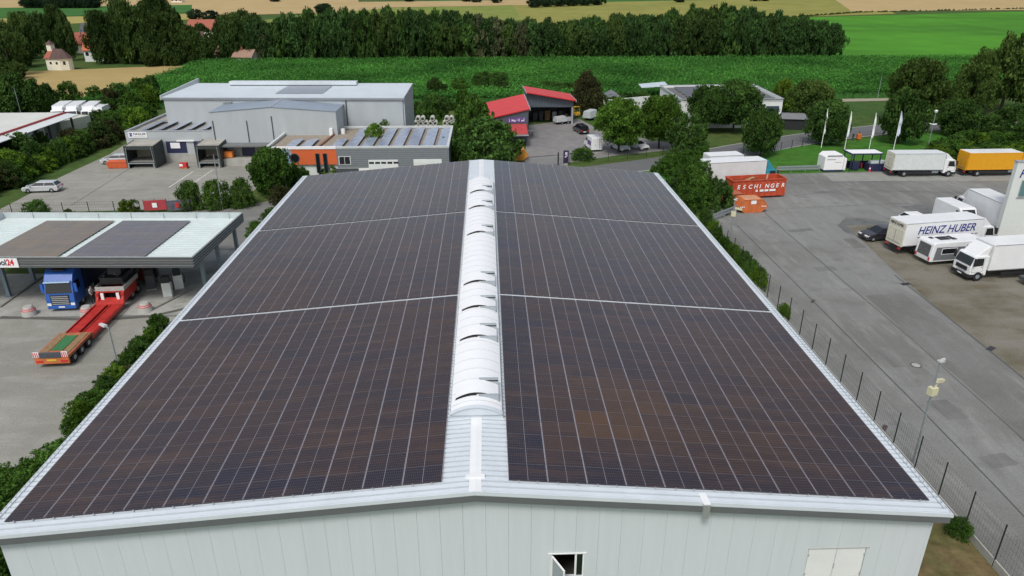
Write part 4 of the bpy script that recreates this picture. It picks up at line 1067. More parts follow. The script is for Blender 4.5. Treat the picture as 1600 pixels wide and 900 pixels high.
for s in (1, -1):
    y0, y1 = sorted((s*1.235, s*1.262))
    MB().side([(-.45, 1.85), (-1.45, 1.85), (-1.45, 2.65), (-.62, 2.65)], y0, y1).build('side_window', glass, bt)
    MB().box(-.35, s*1.42-.12, 1.8, -.22, s*1.42+.12, 2.6).build('mirror', bluet, bt)
    MB().box(-.04, s*1.0-.17, .62, .05, s*1.0+.17, .85).build('headlight', lampg, bt)
MB().box(-.6, -1.2, .28, .06, 1.2, .62).build('bumper', bluet, bt, bevel=.05)
MB().box(.062, -.26, .42, .075, .26, .54).build('number_plate', signw, bt)
MB().box(-6, -.5, .6, -2.2, .5, .95).build('chassis', blackp, bt)
MB().box(-14.5, -1.25, 1.15, -2.7, 1.25, 3.7).build('trailer_box', M('dark_blue_box', (.012, .022, .07), .5), bt, bevel=.03)
wheels(bt, (-1.4, -5.0, -11.5, -12.8), 1.22, .5, .3)
# low-loader: x forward, rear end at 0
ll = thing('low_loader', 'red low-loader trailer with orange rear axles and green mat', 'trailer', (-33.05, 24.4, .02), R(93))
mb = MB()
for y in (-1.05, .25): mb.box(3.9, y, .5, 10.2, y+.8, .62)
for y in (-1.27, 1.15, -.24, .14): mb.box(3.9, y, .42, 10.2, y+.1, .68)
mb.hexa([(10.2, -1.25, .45), (11.0, -1.25, .7), (11.0, 1.25, .7), (10.2, 1.25, .45), (10.2, -1.25, .66), (11.0, -1.25, 1.0), (11.0, 1.25, 1.0), (10.2, 1.25, .66)])
mb.build('deck', redtr, ll, bevel=.015)
mb = MB()
for s in (1, -1): mb.box(10.7, s*1.1-.14, .7, 13.6, s*1.1+.14, 1.5); mb.bar((10.6, s*1.1, .8), (11.2, s*1.1, 1.95), .2, .2)
mb.box(10.9, -1.24, 1.5, 14.2, 1.24, 1.62)
mb.build('gooseneck', redtr, ll, bevel=.02)
for s in (1, -1): MB().box(10.75, s*.68-.13, .8, 10.85, s*.68+.13, 1.5).build('warning_board', signw, ll)
mb = MB(); mb.box(10.95, -1.25, 1.64, 11.02, 1.25, 2.05); mb.box(11.03, -1.25, 1.64, 14.2, -1.19, 2.05); mb.box(11.03, 1.19, 1.64, 14.2, 1.25, 2.05)
mb.build('side_board', M('board_grey', (.42, .42, .40), .6, var=.15), ll)
ora = M('worn_orange', (.42, .13, .06), .7, var=.3, scale=3)
MB().box(.1, -1.27, .78, 4.0, 1.27, 1.0).hexa([(3.9, -1.27, .62), (4.5, -1.27, .62), (4.5, 1.27, .62), (3.9, 1.27, .62), (3.9, -1.27, .98), (4.05, -1.27, .9), (4.05, 1.27, .9), (3.9, 1.27, .98)]).build('rear_deck', ora, ll, bevel=.015)
MB().box(.9, -.45, 1.002, 3.4, .45, 1.05).build('mat', greenmat, ll)
MB().box(.2, -1.1, 1.002, 3.8, -.55, 1.04).box(.2, .55, 1.002, 3.8, 1.1, 1.04).build('plank_cover', M('worn_boards', (.26, .18, .10), .9, var=.35, scale=4), ll)
MB().box(-.08, -1.25, .38, .1, 1.25, .98).build('rear_bumper', M('rear_orange', (.55, .16, .05), .6, var=.2), ll)
MB().box(-.12, -.78, .9, .08, .78, 1.3).build('ramp_board', greyd, ll)
q = MB()
for s in (1, -1): q.box(-.14, s*1.05-.22, .95, -.06, s*1.05+.22, 1.4)
wb = q.build('warning_plate', signw, ll)
q = MB()
for s in (1, -1):
    for i in range(3): q.hexa([(-.15, s*1.05-.2+i*.15, .96), (-.141, s*1.05-.2+i*.15, .96), (-.141, s*1.05-.12+i*.15, .96), (-.15, s*1.05-.12+i*.15, .96), (-.15, s*1.05-.13+i*.13, 1.39), (-.141, s*1.05-.13+i*.13, 1.39), (-.141, s*1.05-.06+i*.13, 1.39), (-.15, s*1.05-.06+i*.13, 1.39)])
q.build('stripe', redmark, wb)
for s in (1, -1): MB().box(-.11, s*.9-.25, .5, -.07, s*.9+.25, .68).build('tail_light', redmark, ll)
MB().box(-.1, -.35, .62, -.07, .35, .76).build('number_plate', M('plate_yellow', (.7, .5, .05), .5), ll)
wheels(ll, (.85, 2.05, 3.25), 1.26, .42, .3)
tu = thing('heavy_tractor', 'dark tractor unit coupled to the red low-loader under the canopy', 'truck', (-33.8, 36.2, .03), R(93))
MB().box(0, -.5, .6, 6.2, .5, 1.0).build('chassis', blackp, tu)
MB().side([(3.9, .6), (6.3, .6), (6.3, 2.0), (6.1, 3.2), (3.9, 3.4)], -1.24, 1.24).build('cab', M('dark_red_cab', (.11, .02, .02), .4), tu, bevel=.08)
MB().box(1.2, -1.1, 1.7, 3.4, 1.1, 2.2).build('load_bed', blackp, tu)
q = MB()
for i in range(9): q.bar((random.uniform(0, 3), random.uniform(-.9, .9), 2.2), (random.uniform(0, 3), random.uniform(-.9, .9), random.uniform(2.3, 3.0)), .12, .12)
q.build('winch_gear', greyd, tu); MB().box(.6, -.55, 2.25, 1.0, -.1, 2.65).build('tarpaulin', signw, tu)
wheels(tu, (.9, 2.2, 5.3), 1.25, .5, .32)
ml = thing('machine_load', 'black compact machine loaded on the front of the red low-loader', 'machine', (-33.75, 37.4, 1.66), R(93))
MB().box(-1.4, -1.0, .35, 1.2, 1.0, 1.0).side([(-.6, 1.0), (.9, 1.0), (.8, 1.7), (-.3, 1.75)], -.6, .6).build('body', blackp, ml, bevel=.06)
q = MB(); q.bar((1.0, .3, .9), (2.4, .3, 1.9), .2, .2); q.bar((2.4, .3, 1.9), (3.2, .3, 1.0), .16, .16); q.bar((-.9, -.5, .9), (-1.5, -.6, 1.6), .14, .14); q.build('arm', greyd, ml)
for s in (1, -1):
    o_ = MB().box(-1.5, s*1.05-.18, 0, 1.3, s*1.05+.18, .55).build('track', black, ml, bevel=.12)
MB().cyl((.5, .55, 1.76), (.5, .55, 2.1), .09).build('exhaust', galv, ml); MB().box(-.2, -.62, 1.15, .6, -.605, 1.55).build('window', glass, ml)
# person at the pump
pm = bpy.data.meshes.new('person')
PV = [((0,0,.98), .15), ((0,.0,1.2), .15), ((0,.02,1.42), .17), ((0,.03,1.56), .065), ((0,.06,1.66), .10), ((0,.05,1.76), .09),
      ((-.1,0,.9), .095), ((-.12,.03,.5), .068), ((-.13,0,.1), .05), ((-.13,.13,.05), .045), ((.1,0,.9), .095), ((.13,-.02,.5), .068), ((.15,-.06,.1), .05), ((.15,.07,.05), .045),
      ((-.19,.02,1.44), .07), ((-.27,.08,1.17), .052), ((-.25,.3,1.05), .04), ((-.24,.38,1.03), .035), ((.19,.02,1.44), .07), ((.3,.06,1.18), .052), ((.34,.25,1.02), .04), ((.34,.33,.99), .035)]
PE = [(0,1),(1,2),(2,3),(3,4),(4,5),(0,6),(6,7),(7,8),(8,9),(0,10),(10,11),(11,12),(12,13),(2,14),(14,15),(15,16),(16,17),(2,18),(18,19),(19,20),(20,21)]
pm.from_pydata([p for p, r in PV], PE, [])
po = bpy.data.objects.new('person', pm); COL.objects.link(po)
po.modifiers.new('skin', 'SKIN'); 
for v, (p, r) in zip(pm.skin_vertices[0].data, PV): v.radius = (r, r)
pm.skin_vertices[0].data[0].use_root = True
ss = po.modifiers.new('sub', 'SUBSURF'); ss.levels = 1; ss.render_levels = 2
dg = bpy.context.evaluated_depsgraph_get(); me2 = bpy.data.meshes.new_from_object(po.evaluated_get(dg))
po.modifiers.clear(); po.data = me2
me2.materials.clear()
for m_ in (skin, shirt, trousers, blackp): me2.materials.append(m_)
for p in me2.polygons:
    c = p.center; p.use_smooth = True
    p.material_index = 3 if c.z < .11 or c.z > 1.72 or (c.z > 1.6 and c.y < .02) else 2 if c.z < 1.0 and abs(c.x) < .24 and c.y < .2 else 1 if (1.0 <= c.z < 1.53 and c.y < .2) else 0
pp = G(147, 474)
po.location = (pp[0], pp[1], .03); po.rotation_euler = (0, 0, R(-100))
tag(po, 'person in a grey shirt and dark trousers standing between the two trucks under the canopy', 'person')

# ================================================================== depot (left middle)
nb = thing('depot_building', 'low grey flat-roofed depot with two dark loading docks and company sign', 'building', (-50, 91, 0))
def bparts(root): return tuple(root.location)
o = bparts(nb)
X0, X1, Y0 = -56.9, -43.05, 91.2
mb = MB(); mb.box(X0, Y0, 1.3, X1, Y0+.3, 5.0); mb.box(X0, Y0+.3, 0, X0+.3, 108, 5.0); mb.box(X0+.3, 107.7, 0, X1, 108, 5)
mb.build('wall', greyl, nb, off=o)
MB().box(X0+.02, Y0-.0, 0, X1, Y0+.28, 1.29).build('plinth_wall', concrete, nb, off=o)
MB().box(X0+.31, Y0+.31, 4.6, X1, 107.69, 4.7).build('roof', roofgrey, nb, off=o)
q = MB(); q.box(X0-.06, Y0-.06, 5.001, X1, Y0+.36, 5.08); q.box(X0-.06, Y0+.361, 5.001, X0+.36, 108, 5.08); q.build('parapet_cap', alu, nb, off=o)
for k in range(5):
    x = X0+1.6+k*2.35
    q = MB().hexa([(x, Y0+1, 4.85), (x+1.5, Y0+1, 5.1), (x+1.5, Y0+9.5, 5.1), (x, Y0+9.5, 4.85), (x, Y0+1, 4.89), (x+1.5, Y0+1, 5.14), (x+1.5, Y0+9.5, 5.14), (x, Y0+9.5, 4.89)])
    q.build('roof_panel', M('pale_panel', (.34, .37, .45), .25, .1, var=.12, scale=.8), nb, off=o)
sg = MB().box(X0+.5, Y0-.09, 4.0, X0+3.4, Y0-.003, 4.9).build('sign_panel', signw, nb, off=o)
text('lettering', 'NAGLER', .52, inkd, sg, (X0+1.3-o[0], Y0-.095-o[1], 4.42), bold=.012)
q = MB(); q.box(X0+.65, Y0-.1, 4.55, X0+1.15, Y0-.092, 4.75); q.box(X0+.7, Y0-.1, 4.2, X0+1.1, Y0-.092, 4.42); q.box(X0+.82, Y0-.1, 4.42, X0+.98, Y0-.093, 4.55); q.build('emblem', inkb, sg, off=o)
MB().box(X0+1.3, Y0-.1, 4.2, X0+3.2, Y0-.092, 4.25).build('small_print', greym, sg, off=o)
for xa, xb in ((-50.8, -47.6), (-46.4, -44.9)):
    f = MB().box(xa, Y0-.05, 1.5, xb, Y0-.003, 3.35).build('loading_door', navy, nb, off=o)
    MB().box(xa+.7, Y0-.08, 2.25, xa+2.2 if xb-xa > 2 else xb-.1, Y0-.053, 3.15).build('white_panel', signw, f, off=o)
MB().box(-49, Y0-.25, 3.38, -46.2, Y0-.004, 3.5).build('canopy_strip', signw, nb, off=o)
def dock(x0, x1, label):
    t = thing('dock_shelter', label, 'loading dock', ((x0+x1)/2, 90.9, .02)); w = (x1-x0)/2
    prof = [(-.0, 0), (-3.7, .0), (-3.7, 3.45), (-.0, 3.75)]
    sd = M('dock_green', (.035, .045, .045), .6, var=.15)
    for s in (1, -1): MB().prism([(s*w-(.12 if s > 0 else 0), y, z) for y, z in prof], (.12, 0, 0)).build('side_wall', sd, t)
    MB().hexa([(-w+.125, -3.6, 3.3), (w-.125, -3.6, 3.3), (w-.125, 0, 3.6), (-w+.125, 0, 3.6), (-w+.125, -3.6, 3.4), (w-.125, -3.6, 3.4), (w-.125, 0, 3.7), (-w+.125, 0, 3.7)]).build('roof', roofgrey, t)
    q = MB(); q.box(-w-.02, -3.83, 2.95, w+.02, -3.705, 3.5); q.box(-w-.02, -3.83, .3, -w+.3, -3.705, 2.94); q.box(w-.3, -3.83, .3, w+.02, -3.705, 2.94); q.build('dock_frame', sd, t)
    MB().box(-w+.13, -3.5, .9, w-.13, -.1, 1.0).build('platform', concd, t)
    MB().box(-w+.2, -.2, 1.1, 0, -.1, 3.0).build('inner_door', M('dull_cream', (.4, .38, .3), .7), t)
    q = MB(); q.box(-w+.3, -3.95, .75, w-.3, -3.84, .9); 
    for s in (1, -1): q.bar((s*(w-.35), -3.86, 3.3), (s*(w-.2), -3.86, .75), .09, .06); q.box(s*(w-.3)-.1, -3.98, 0, s*(w-.3)+.1, -3.84, .75)
    q.build('bumper_bar', galv, t)
dock(-55.6, -51.1, 'dark loading dock tunnel below the company sign')
dock(-44.7, -41.0, 'dark loading dock tunnel next to the tall grey hall')
mh = thing('gabled_hall', 'grey hall with a shallow blue-grey gable roof in the middle of the depot', 'building', (-33, 88, 0)); o = bparts(mh)
xl, xr, yf, yb = -42.9, -23.2, 90.6, 107.0; xm = (xl+xr)/2-.3
ze, zr = 8.0, 8.75
MB().prism([(xl, yf, 3.2), (xr, yf, 3.2), (xr, yf, ze), (xm, yf, zr), (xl, yf, ze)], (0, .3, 0)).build('front_wall', greyl, mh, off=o)
MB().box(xl, yf+.31, 0, xl+.3, yb, ze-.05).build('side_wall', greyl, mh, off=o); MB().box(xr-.3, yf+.31, 0, xr, yb, ze-.05).build('side_wall', greyl, mh, off=o)
MB().prism([(xl+.31, yb-.3, 0), (xr-.31, yb-.3, 0), (xr-.31, yb-.3, ze-.05), (xm, yb-.3, zr-.05), (xl+.31, yb-.3, ze-.05)], (0, .3, 0)).build('rear_wall', greyl, mh, off=o)
q = MB()
for a, b in ((xl-.1, xm-.12), (xr+.1, xm+.12)):
    q.hexa([(a, yf-.1, ze), (b, yf-.1, zr-.0), (b, yb+.1, zr-.0), (a, yb+.1, ze), (a, yf-.1, ze+.08), (b, yf-.1, zr+.08), (b, yb+.1, zr+.08), (a, yb+.1, ze+.08)])
q.build('roof', bluegrey, mh, off=o)
MB().box(xm-.15, yf-.12, zr+.02, xm+.15, yb+.12, zr+.14).build('ridge_cap', alu, mh, off=o)
for a, b in ((xl-.1, xl+1.2), (xr-1.2, xr+.1)):
    q = MB()
    for k in range(6):
        q.hexa([(x, y, (ze if x in (xl-.1, xr+.1) else ze+.1)+d) for d in (.1, .3) for x, y in ((a, yf+7+k*1.5), (b, yf+7+k*1.5), (b, yf+8.2+k*1.5), (a, yf+8.2+k*1.5))])
    q.build('roof_light', M('roof_light_grey', (.2, .22, .24), .4), mh, off=o)
q = MB()
for x in (xl+.3, xl+5.6, xm): q.cyl((x, yf-.1, 3.3), (x, yf-.1, 6.7 if x < xm-1 else 7.4), .07, n=8)
q.build('downpipe', greyd, mh, off=o)
pc = MB().box(xl+.1, yf-2.2, 2.95, xr-8, yf-.01, 3.18).build('dock_canopy', M('canopy_edge', (.16, .17, .17), .7), mh, off=o)
MB().box(xl+.05, yf-.0, 0, xr, yf+.28, 3.19).build('dock_wall', M('dull_wall', (.34, .35, .34), .8, var=.1), mh, off=o)
MB().box(xl+1, yf-2.4, 0, xr-8, yf-.02, 1.1).build('dock_platform', concrete, mh, off=o)
MB().box(-38.7, yf-.06, 1.12, -36.6, yf-.003, 2.9).build('loading_door', navy, mh, off=o)
# things on the platform
ob = thing('orange_crate', 'orange crate standing on the loading platform right of the second dock', 'crate', (-40.6, 89.4, 1.1))
MB().box(-.85, -.5, .1, .85, .5, .95).build('box', M('bright_orange', (.75, .22, .04), .6), ob, bevel=.03); MB().box(-.8, -.45, 0, .8, -.3, .09).box(-.8, .3, 0, .8, .45, .09).build('skid', greyd, ob); MB().box(-.9, -.55, .951, .9, .55, 1.03).build('rim', M('bright_orange', (.75, .22, .04), .6), ob)
rb = thing('red_banner', 'red printed banner with white top line on the platform wall', 'banner', (-33.2, 90.3, 1.3))
MB().box(-1.7, 0, 0, 1.7, .1, 1.55).build('sheet', M('banner_red', (.42, .02, .03), .7, var=.35, scale=4), rb)
q = MB(); 
for i in range(7): q.box(-1.5+i*.45, -.012, 1.12, -1.2+i*.45, -.001, 1.38)
q.build('lettering', inkw, rb)
hc = thing('hand_truck', 'small red hand truck on the loading platform beside the banner', 'hand truck', (-35.9, 89.6, 1.1))
MB().box(-.3, -.3, .15, .3, .3, .55).build('load', redmark, hc); MB().bar((-.25, .3, .1), (-.25, .35, 1.3), .05, .05).bar((.25, .3, .1), (.25, .35, 1.3), .05, .05).build('handle', greyd, hc); MB().cyl((-.35, .3, .12), (.35, .3, .12), .12).build('wheel', black, hc); MB().box(-.2, -.2, .56, .2, .2, .95).build('sack', signw, hc)
orr = thing('orange_bin', 'flat orange container beside the left dock tunnel', 'container', (*G(187, 262)[:2], .02), R(4))
MB().hexa([(-1.5, -.6, .1), (1.5, -.6, .1), (1.5, .6, .1), (-1.5, .6, .1), (-1.6, -.7, 1.0), (1.6, -.7, 1.0), (1.6, .7, 1.0), (-1.6, .7, 1.0)]).build('tub', M('bin_orange', (.62, .12, .04), .6, var=.15), orr)
q = MB(); q.box(-1.65, -.75, 1.001, 1.65, -.62, 1.08); q.box(-1.65, .62, 1.001, 1.65, .75, 1.08); q.box(-1.4, -.5, 0, 1.4, -.3, .09); q.build('rim', M('bin_orange', (.62, .12, .04)), orr)
pk = thing('red_pallet', 'red and white packed pallet between the docks', 'pallet', (*G(288, 263)[:2], .02), 0)
MB().box(-.55, -.4, .15, .55, .4, .85).build('load', redmark, pk); MB().box(-.6, -.5, 0, .6, .5, .14).build('pallet_base', wood, pk); MB().box(-.5, -.42, .4, .0, -.401, .75).build('label_sheet', signw, pk)
car('parked_car', 'silver estate car alone on the left edge of the depot yard', (*G(68, 299)[:2],), R(184), silver, L=4.8)
car('parked_car', 'silver car parked behind the orange container by the left dock', (*G(184, 255)[:2],), R(186), silver, L=4.7)
# big hall
bg = thing('big_hall', 'tall light grey hall with a long white roof behind the depot', 'building', (-30, 100, 0)); o = bparts(bg)
A = Vector(G(253, 153, 9.0)); B = Vector(G(631, 154, 9.0)); Cc = Vector(G(645, 131, 10.3)); Dd = Vector(G(309, 131, 10.3))
def lv(v, z): return (v.x, v.y, z)
for nm, p, q_, zp, zq in (('front_wall', A, B, 8.9, 8.9), ('side_wall', B, Cc, 8.9, 10.2), ('rear_wall', Cc, Dd, 10.2, 10.2), ('side_wall', Dd, A, 10.2, 8.9)):
    n = (q_-p); n.z = 0; n = Vector((-n.y, n.x, 0)).normalized()*.25; e = (q_-p).normalized()*.26; e.z = 0
    a, b = p+e, q_-e
    MB().hexa([lv(a, 0), lv(b, 0), lv(b+n, 0), lv(a+n, 0), lv(a, zp), lv(b, zq), lv(b+n, zq), lv(a+n, zp)]).build(nm, greyl, bg, off=o)
dz = Vector((0, 0, .12)); MB().hexa([tuple(v) for v in (A, B, Cc, Dd)]+[tuple(v+dz) for v in (A, B, Cc, Dd)]).build('roof', M('pale_roof', (.52, .58, .63), .45, var=.06, scale=.3), bg, off=o)
q = MB(); q.bar(A+Vector((-.1,-.1,-.1)), B+Vector((.1,-.1,-.1)), .25, .3); q.build('gutter', greym, bg, off=o)
f0 = A+Vector((-.3, -.1, 0)); f1 = Vector(G(309, 124, 11.0)); MB().hexa([lv(f0, 8.7), lv(f0+Vector((.25,0,0)), 8.7), lv(f1+Vector((.25,0,0)), 8.7), lv(f1, 8.7), lv(f0, 9.4), lv(f0+Vector((.25,0,0)), 9.4), lv(f1+Vector((.25,0,0)), 11.2), lv(f1, 11.2)]).build('end_parapet', greyl, bg, off=o)
r0 = Dd.lerp(Cc, .16)+Vector((0, -.8, 0)); r1 = Dd.lerp(Cc, .745)+Vector((0, -.8, 0)); MB().bar(r0+Vector((0,0,.3)), r1+Vector((0,0,.3)), 1.4, .55).build('roof_light', white, bg, off=o)
def on_roof(u, v, dz=.15):
    p = A.lerp(B, u).lerp(Dd.lerp(Cc, u), v); return (p.x, p.y, p.z+dz)
MB().hexa([on_roof(*c) for c in ((.445, .25), (.645, .25), (.645, .78), (.445, .78))]+[on_roof(*c, .2) for c in ((.445, .25), (.645, .25), (.645, .78), (.445, .78))]).build('solar_sheet', M('roof_pv', (.25, .28, .33), .3, var=.08), bg, off=o)
MB().cyl(lv(A.lerp(B, .76)+Vector((0,-.15,0)), 0), lv(A.lerp(B, .76)+Vector((0,-.15,0)), 8.7), .08).build('downpipe', greyd, bg, off=o)
ac = thing('roof_unit', 'small white box unit with blue front on the low depot roof', 'roof unit', (-50.3, 105.2, 4.72), R(12))
MB().box(-.9, -.5, .25, .9, .5, 1.45).build('housing', signw, ac, bevel=.03); MB().box(.905, -.4, .4, .93, .4, 1.3).build('grille', M('unit_blue', (.1, .2, .4), .5), ac); MB().box(-.8, -.4, 0, -.6, .4, .24).box(.6, -.4, 0, .8, .4, .24).build('foot', greyd, ac)
# ------------------------------------------------ orange and grey flat building
ob_ = thing('workshop_building', 'flat-roofed grey workshop with an orange and white corner', 'building', (-18, 85, 0)); o = bparts(ob_)
xl, xr, yf, yb, H_ = -31.7, -5.0, 80.2, 95.6, 4.7; xo = G(519, 236, 4.7)[0]; xb_ = G(447, 236, 4.7)[0]
gv = M('ribbed_grey', (.20, .225, .245), .5, .2, var=.06)
MB().box(xo, yf, 1.55, xr, yf+.3, H_-.25).build('front_wall', gv, ob_, off=o)
q = MB()
for k in range(9): q.box(xo, yf-.03, 1.62+k*.32, xr, yf-.002, 1.80+k*.32)
q.build('wall_rib', M('ribbed_light', (.25, .275, .295), .5, .2, var=.05), ob_, off=o)
MB().box(xo, yf+.01, 0, xr, yf+.28, 1.54).build('base_wall', signw, ob_, off=o)
MB().box(xb_, yf-.02, 2.1, xo-.01, yf+.28, H_-.3).build('orange_wall', orangew, ob_, off=o)
MB().box(xb_+.6, yf+.3, 0, xo-.01, yf+.55, 2.09).build('white_wall', whited, ob_, off=o)
MB().box(xl, yf+.02, 0, xb_-.01, yf+.28, H_-.3).build('corner_wall', M('corner_blue', (.30, .40, .52), .5, var=.05), ob_, off=o)
MB().box(xl, yf+.29, 0, xl+.28, yb, H_-.3).build('side_wall', gv, ob_, off=o); MB().box(xr-.28, yf+.31, 0, xr, yb, H_-.3).build('side_wall', gv, ob_, off=o); MB().box(xl+.29, yb-.28, 0, xr-.29, yb, H_-.3).build('rear_wall', gv, ob_, off=o)
q = MB(); q.box(xl-.1, yf-.12, H_-.29, xo, yf+.3, H_+.06); q.build('cornice', signw, ob_, off=o)
q = MB(); q.box(xo+.001, yf-.06, H_-.24, xr+.06, yf+.3, H_+.04); q.box(xl-.1, yf+.301, H_-.29, xl+.3, yb+.06, H_+.06); q.box(xr-.3, yf+.301, H_-.24, xr+.06, yb+.06, H_+.04); q.box(xl+.301, yb-.3, H_-.29, xr-.301, yb+.06, H_+.05); q.build('parapet', M('parapet_pale', (.56, .60, .60), .6, var=.08), ob_, off=o)
MB().box(xl+.31, yf+.31, H_-.5, xr-.31, yb-.31, H_-.4).build('roof', gravelroof, ob_, off=o)
for k in range(11):
    x = xl+2.4+k*2.25; ya = yf+.9; yz = yb-.8 if k >= 4 else yf+6.5
    if k == 2: continue
    MB().hexa([(x, ya, H_-.33), (x+1.75, ya, H_-.1), (x+1.75, yz, H_-.1), (x, yz, H_-.33), (x, ya, H_-.28), (x+1.75, ya, H_-.05), (x+1.75, yz, H_-.05), (x, yz, H_-.28)]).build('roof_panel', M('roof_panel_blue', (.30, .35, .46), .25, .1, var=.25, scale=.9), ob_, off=o)
xv = xl+7.3
q = MB(); q.bar((xv, yf+.6, H_-.25), (xv+.9, yb-.5, H_-.25), .3, .2); q.build('roof_duct', M('rust_pipe', (.25, .12, .08), .8, var=.2), ob_, off=o)
q = MB(); q.box(xv+.0, yb-5.5, H_-.39, xv+.5, yb-5, H_+.7); q.cyl((xv+1.9, yb-4, H_-.39), (xv+1.9, yb-4, H_+.4), .35); q.build('vent_stack', signw, ob_, off=o)
def dwin(x0, x1, z0, z1, nm='window', fm=None, pm=None, y=None):
    y = yf if y is None else y
    f = MB().box(x0-.07, y-.055, z0-.07, x1+.07, y-.031, z1+.07).build(nm, fm or greyd, ob_, off=o)
    m_ = MB(); n = max(1, round((x1-x0)/1.0))
    for i in range(n): m_.box(x0+i*(x1-x0)/n+.03, y-.075, z0, x0+(i+1)*(x1-x0)/n-.03, y-.056, z1)
    m_.build('pane', pm or glass, f, off=o)
PX = lambda px, py=240, z=3.5: G(px, py, z)[0]
dwin(PX(531), PX(548), 2.15, 3.25, fm=signw)
for a, b in ((495.5, 501), (507, 512.5)): dwin(PX(a), PX(b), .9, 3.7, y=yf-.01)
dwin(PX(463), PX(469), .3, 1.25, y=yf+.3); dwin(PX(497.5), PX(504), .3, 1.25, y=yf+.3)
f = MB().cyl((PX(463), yf-.06, 3.1), (PX(463), yf-.022, 3.1), .72, n=20).build('round_window', greyd, ob_, off=o); MB().cyl((PX(463), yf-.08, 3.1), (PX(463), yf-.061, 3.1), .6, n=20).build('pane', glass, f, off=o)
MB().box(PX(523), yf-.08, 0, PX(560), yf-.04, 1.5).build('dark_door', greyd, ob_, off=o)
gd = MB().box(PX(576), yf-.075, 0, PX(622), yf-.035, 2.75).build('garage_door', whited, ob_, off=o)
q = MB()
for i in range(5): q.box(PX(577)+i*.9, yf-.09, 2.15, PX(577)+i*.9+.72, yf-.076, 2.45)
q.build('door_pane', glass, gd, off=o)
gd = MB().box(PX(646), yf-.075, 0, PX(690), yf-.035, 2.8).build('garage_door', whited, ob_, off=o)
q = MB()
for i in range(3): q.box(PX(646.3), yf-.08, .7+i*.7, PX(689.7), yf-.076, .715+i*.7)
q.build('door_joint', greym, gd, off=o)
for px, py, h in ((586, 214, 2.3), (602, 197, 1.5)):
    g = G(px, py, H_-.3); bush('wild green plant growing out of the workshop roof panels, the %s one' % ('larger' if h > 2 else 'smaller'), (g[0], g[1], H_-.42), h, h*.55, 'oval0', 'fresh', name='roof_plant', cat='plant')
# concrete rings
i_ = 0
for x, z, rr in [(-13.0+k*.95, 1.35, .45) for k in (0, 1, 3, 6, 7)]+[(-13.4+k*.95, .46, .45) for k in (0, 1, 2, 3, 4, 6, 7, 8)]:
    t = thing('concrete_pipe', 'pale concrete pipe in the stack behind the grey workshop', 'concrete pipe', (x, 119.6, z+.25), 0, 'stacked concrete pipes')
    t.rotation_euler = (R(90), 0, 0)
    m_ = MB(); n = 14
    for i in range(n):
        a0, a1 = 2*math.pi*i/n, 2*math.pi*(i+1)/n
        m_.hexa([(r_*math.cos(a), r_*math.sin(a), z_) for z_ in (-.9, .9) for r_, a in ((.30, a0), (.46, a0), (.46, a1), (.30, a1))])
    m_.build('shell', M('pipe_concrete', (.55, .55, .52), .8, var=.12), t)
#PART5
# ================================================================== red-roofed sheds
slate = M('slate_blue', (.095, .115, .14), .5, .15, var=.08)
rt = thing('red_roof_shed', 'taller shed with sloping red roof and wide open front', 'shed', (13, 122, 0)); o = bparts(rt)
P0 = Vector(G(824, 195)); P1 = Vector(G(895, 194)); du = (P1-P0); W_ = du.length; du.normalize(); dn = Vector((-du.y, du.x, 0)); D_ = 8.0
def L2(u, v, z): p = P0+du*u+dn*v; return (p.x, p.y, z)
zl, zr_ = 6.35, 4.75
def zt(u): return zl+(zr_-zl)*u/W_
m_ = MB(); m_.hexa([L2(u, v, zt(u)+d) for d in (0, .16) for u, v in ((-.35, -1.0), (W_+.35, -1.0), (W_+.35, D_), (-.35, D_))]); m_.build('roof', redp, rt, off=o)
q = MB()
for u in (-.42, W_+.36): q.hexa([L2(u+a, v, zt(u)+d) for d in (-.2, .2) for a, v in ((0, -1.05), (.1, -1.05), (.1, D_+.05), (0, D_+.05))])
q.build('verge_trim', alu, rt, off=o)
MB().hexa([L2(u, v, z) for u, v, z in ((0, 0, 3.5), (W_, 0, 3.4), (W_, .25, 3.4), (0, .25, 3.5), (0, 0, zl-.02), (W_, 0, zr_-.02), (W_, .25, zr_-.02), (0, .25, zl-.02))]).build('front_cladding', slate, rt, off=o)
q = MB()
for k in range(int(W_/.6)): u = .2+k*.6; q.hexa([L2(a, v, z) for z in (3.55, zt(u)-.15) for a, v in ((u, -.03), (u+.1, -.03), (u+.1, -.002), (u, -.002))])
q.build('cladding_rib', M('slate_rib', (.12, .14, .17), .5, var=.05), rt, off=o)
q = MB()
for a, b, c, d, ztop in ((0, .25, .3, D_, None), (W_-.3, .25, W_, D_, None), (.3, D_-.3, W_-.3, D_, None)):
    q.hexa([L2(a, b, 0), L2(c, b, 0), L2(c, d, 0), L2(a, d, 0), L2(a, b, zt(a)-.02), L2(c, b, zt(c)-.02), L2(c, d, zt(c)-.02), L2(a, d, zt(a)-.02)])
q.build('wall', slate, rt, off=o)
MB().hexa([L2(u, v, z) for z in (0, 3.39) for u, v in ((W_-.35, -.02), (W_, -.02), (W_, .24), (W_-.35, .24))]).build('post', alu, rt, off=o)
st_ = thing('stored_pallets', 'stacked crates and pallets inside the open red-roofed shed', 'stored goods', L2(3.2, 5, 0), math.atan2(du.y, du.x))
for x, w, h, mt in ((-1.6, .9, 1.6, greyd), (-.3, .8, 1.9, greyd), (.9, 1.0, 2.0, wood), (2.4, .9, 1.7, alu), (3.7, 1.0, 2.0, greyd), (5.0, .8, 1.2, concrete)):
    s_ = MB()
    for k in range(5): s_.box(x, -.5, .05+k*h/5, x+w, .5, .05+(k+.82)*h/5)
    s_.build('crate_stack', mt, st_)
rl = thing('red_roof_barn', 'lower shed with red roof, banner and lean-to facing the road', 'shed', (5, 105, 0)); o = bparts(rl)
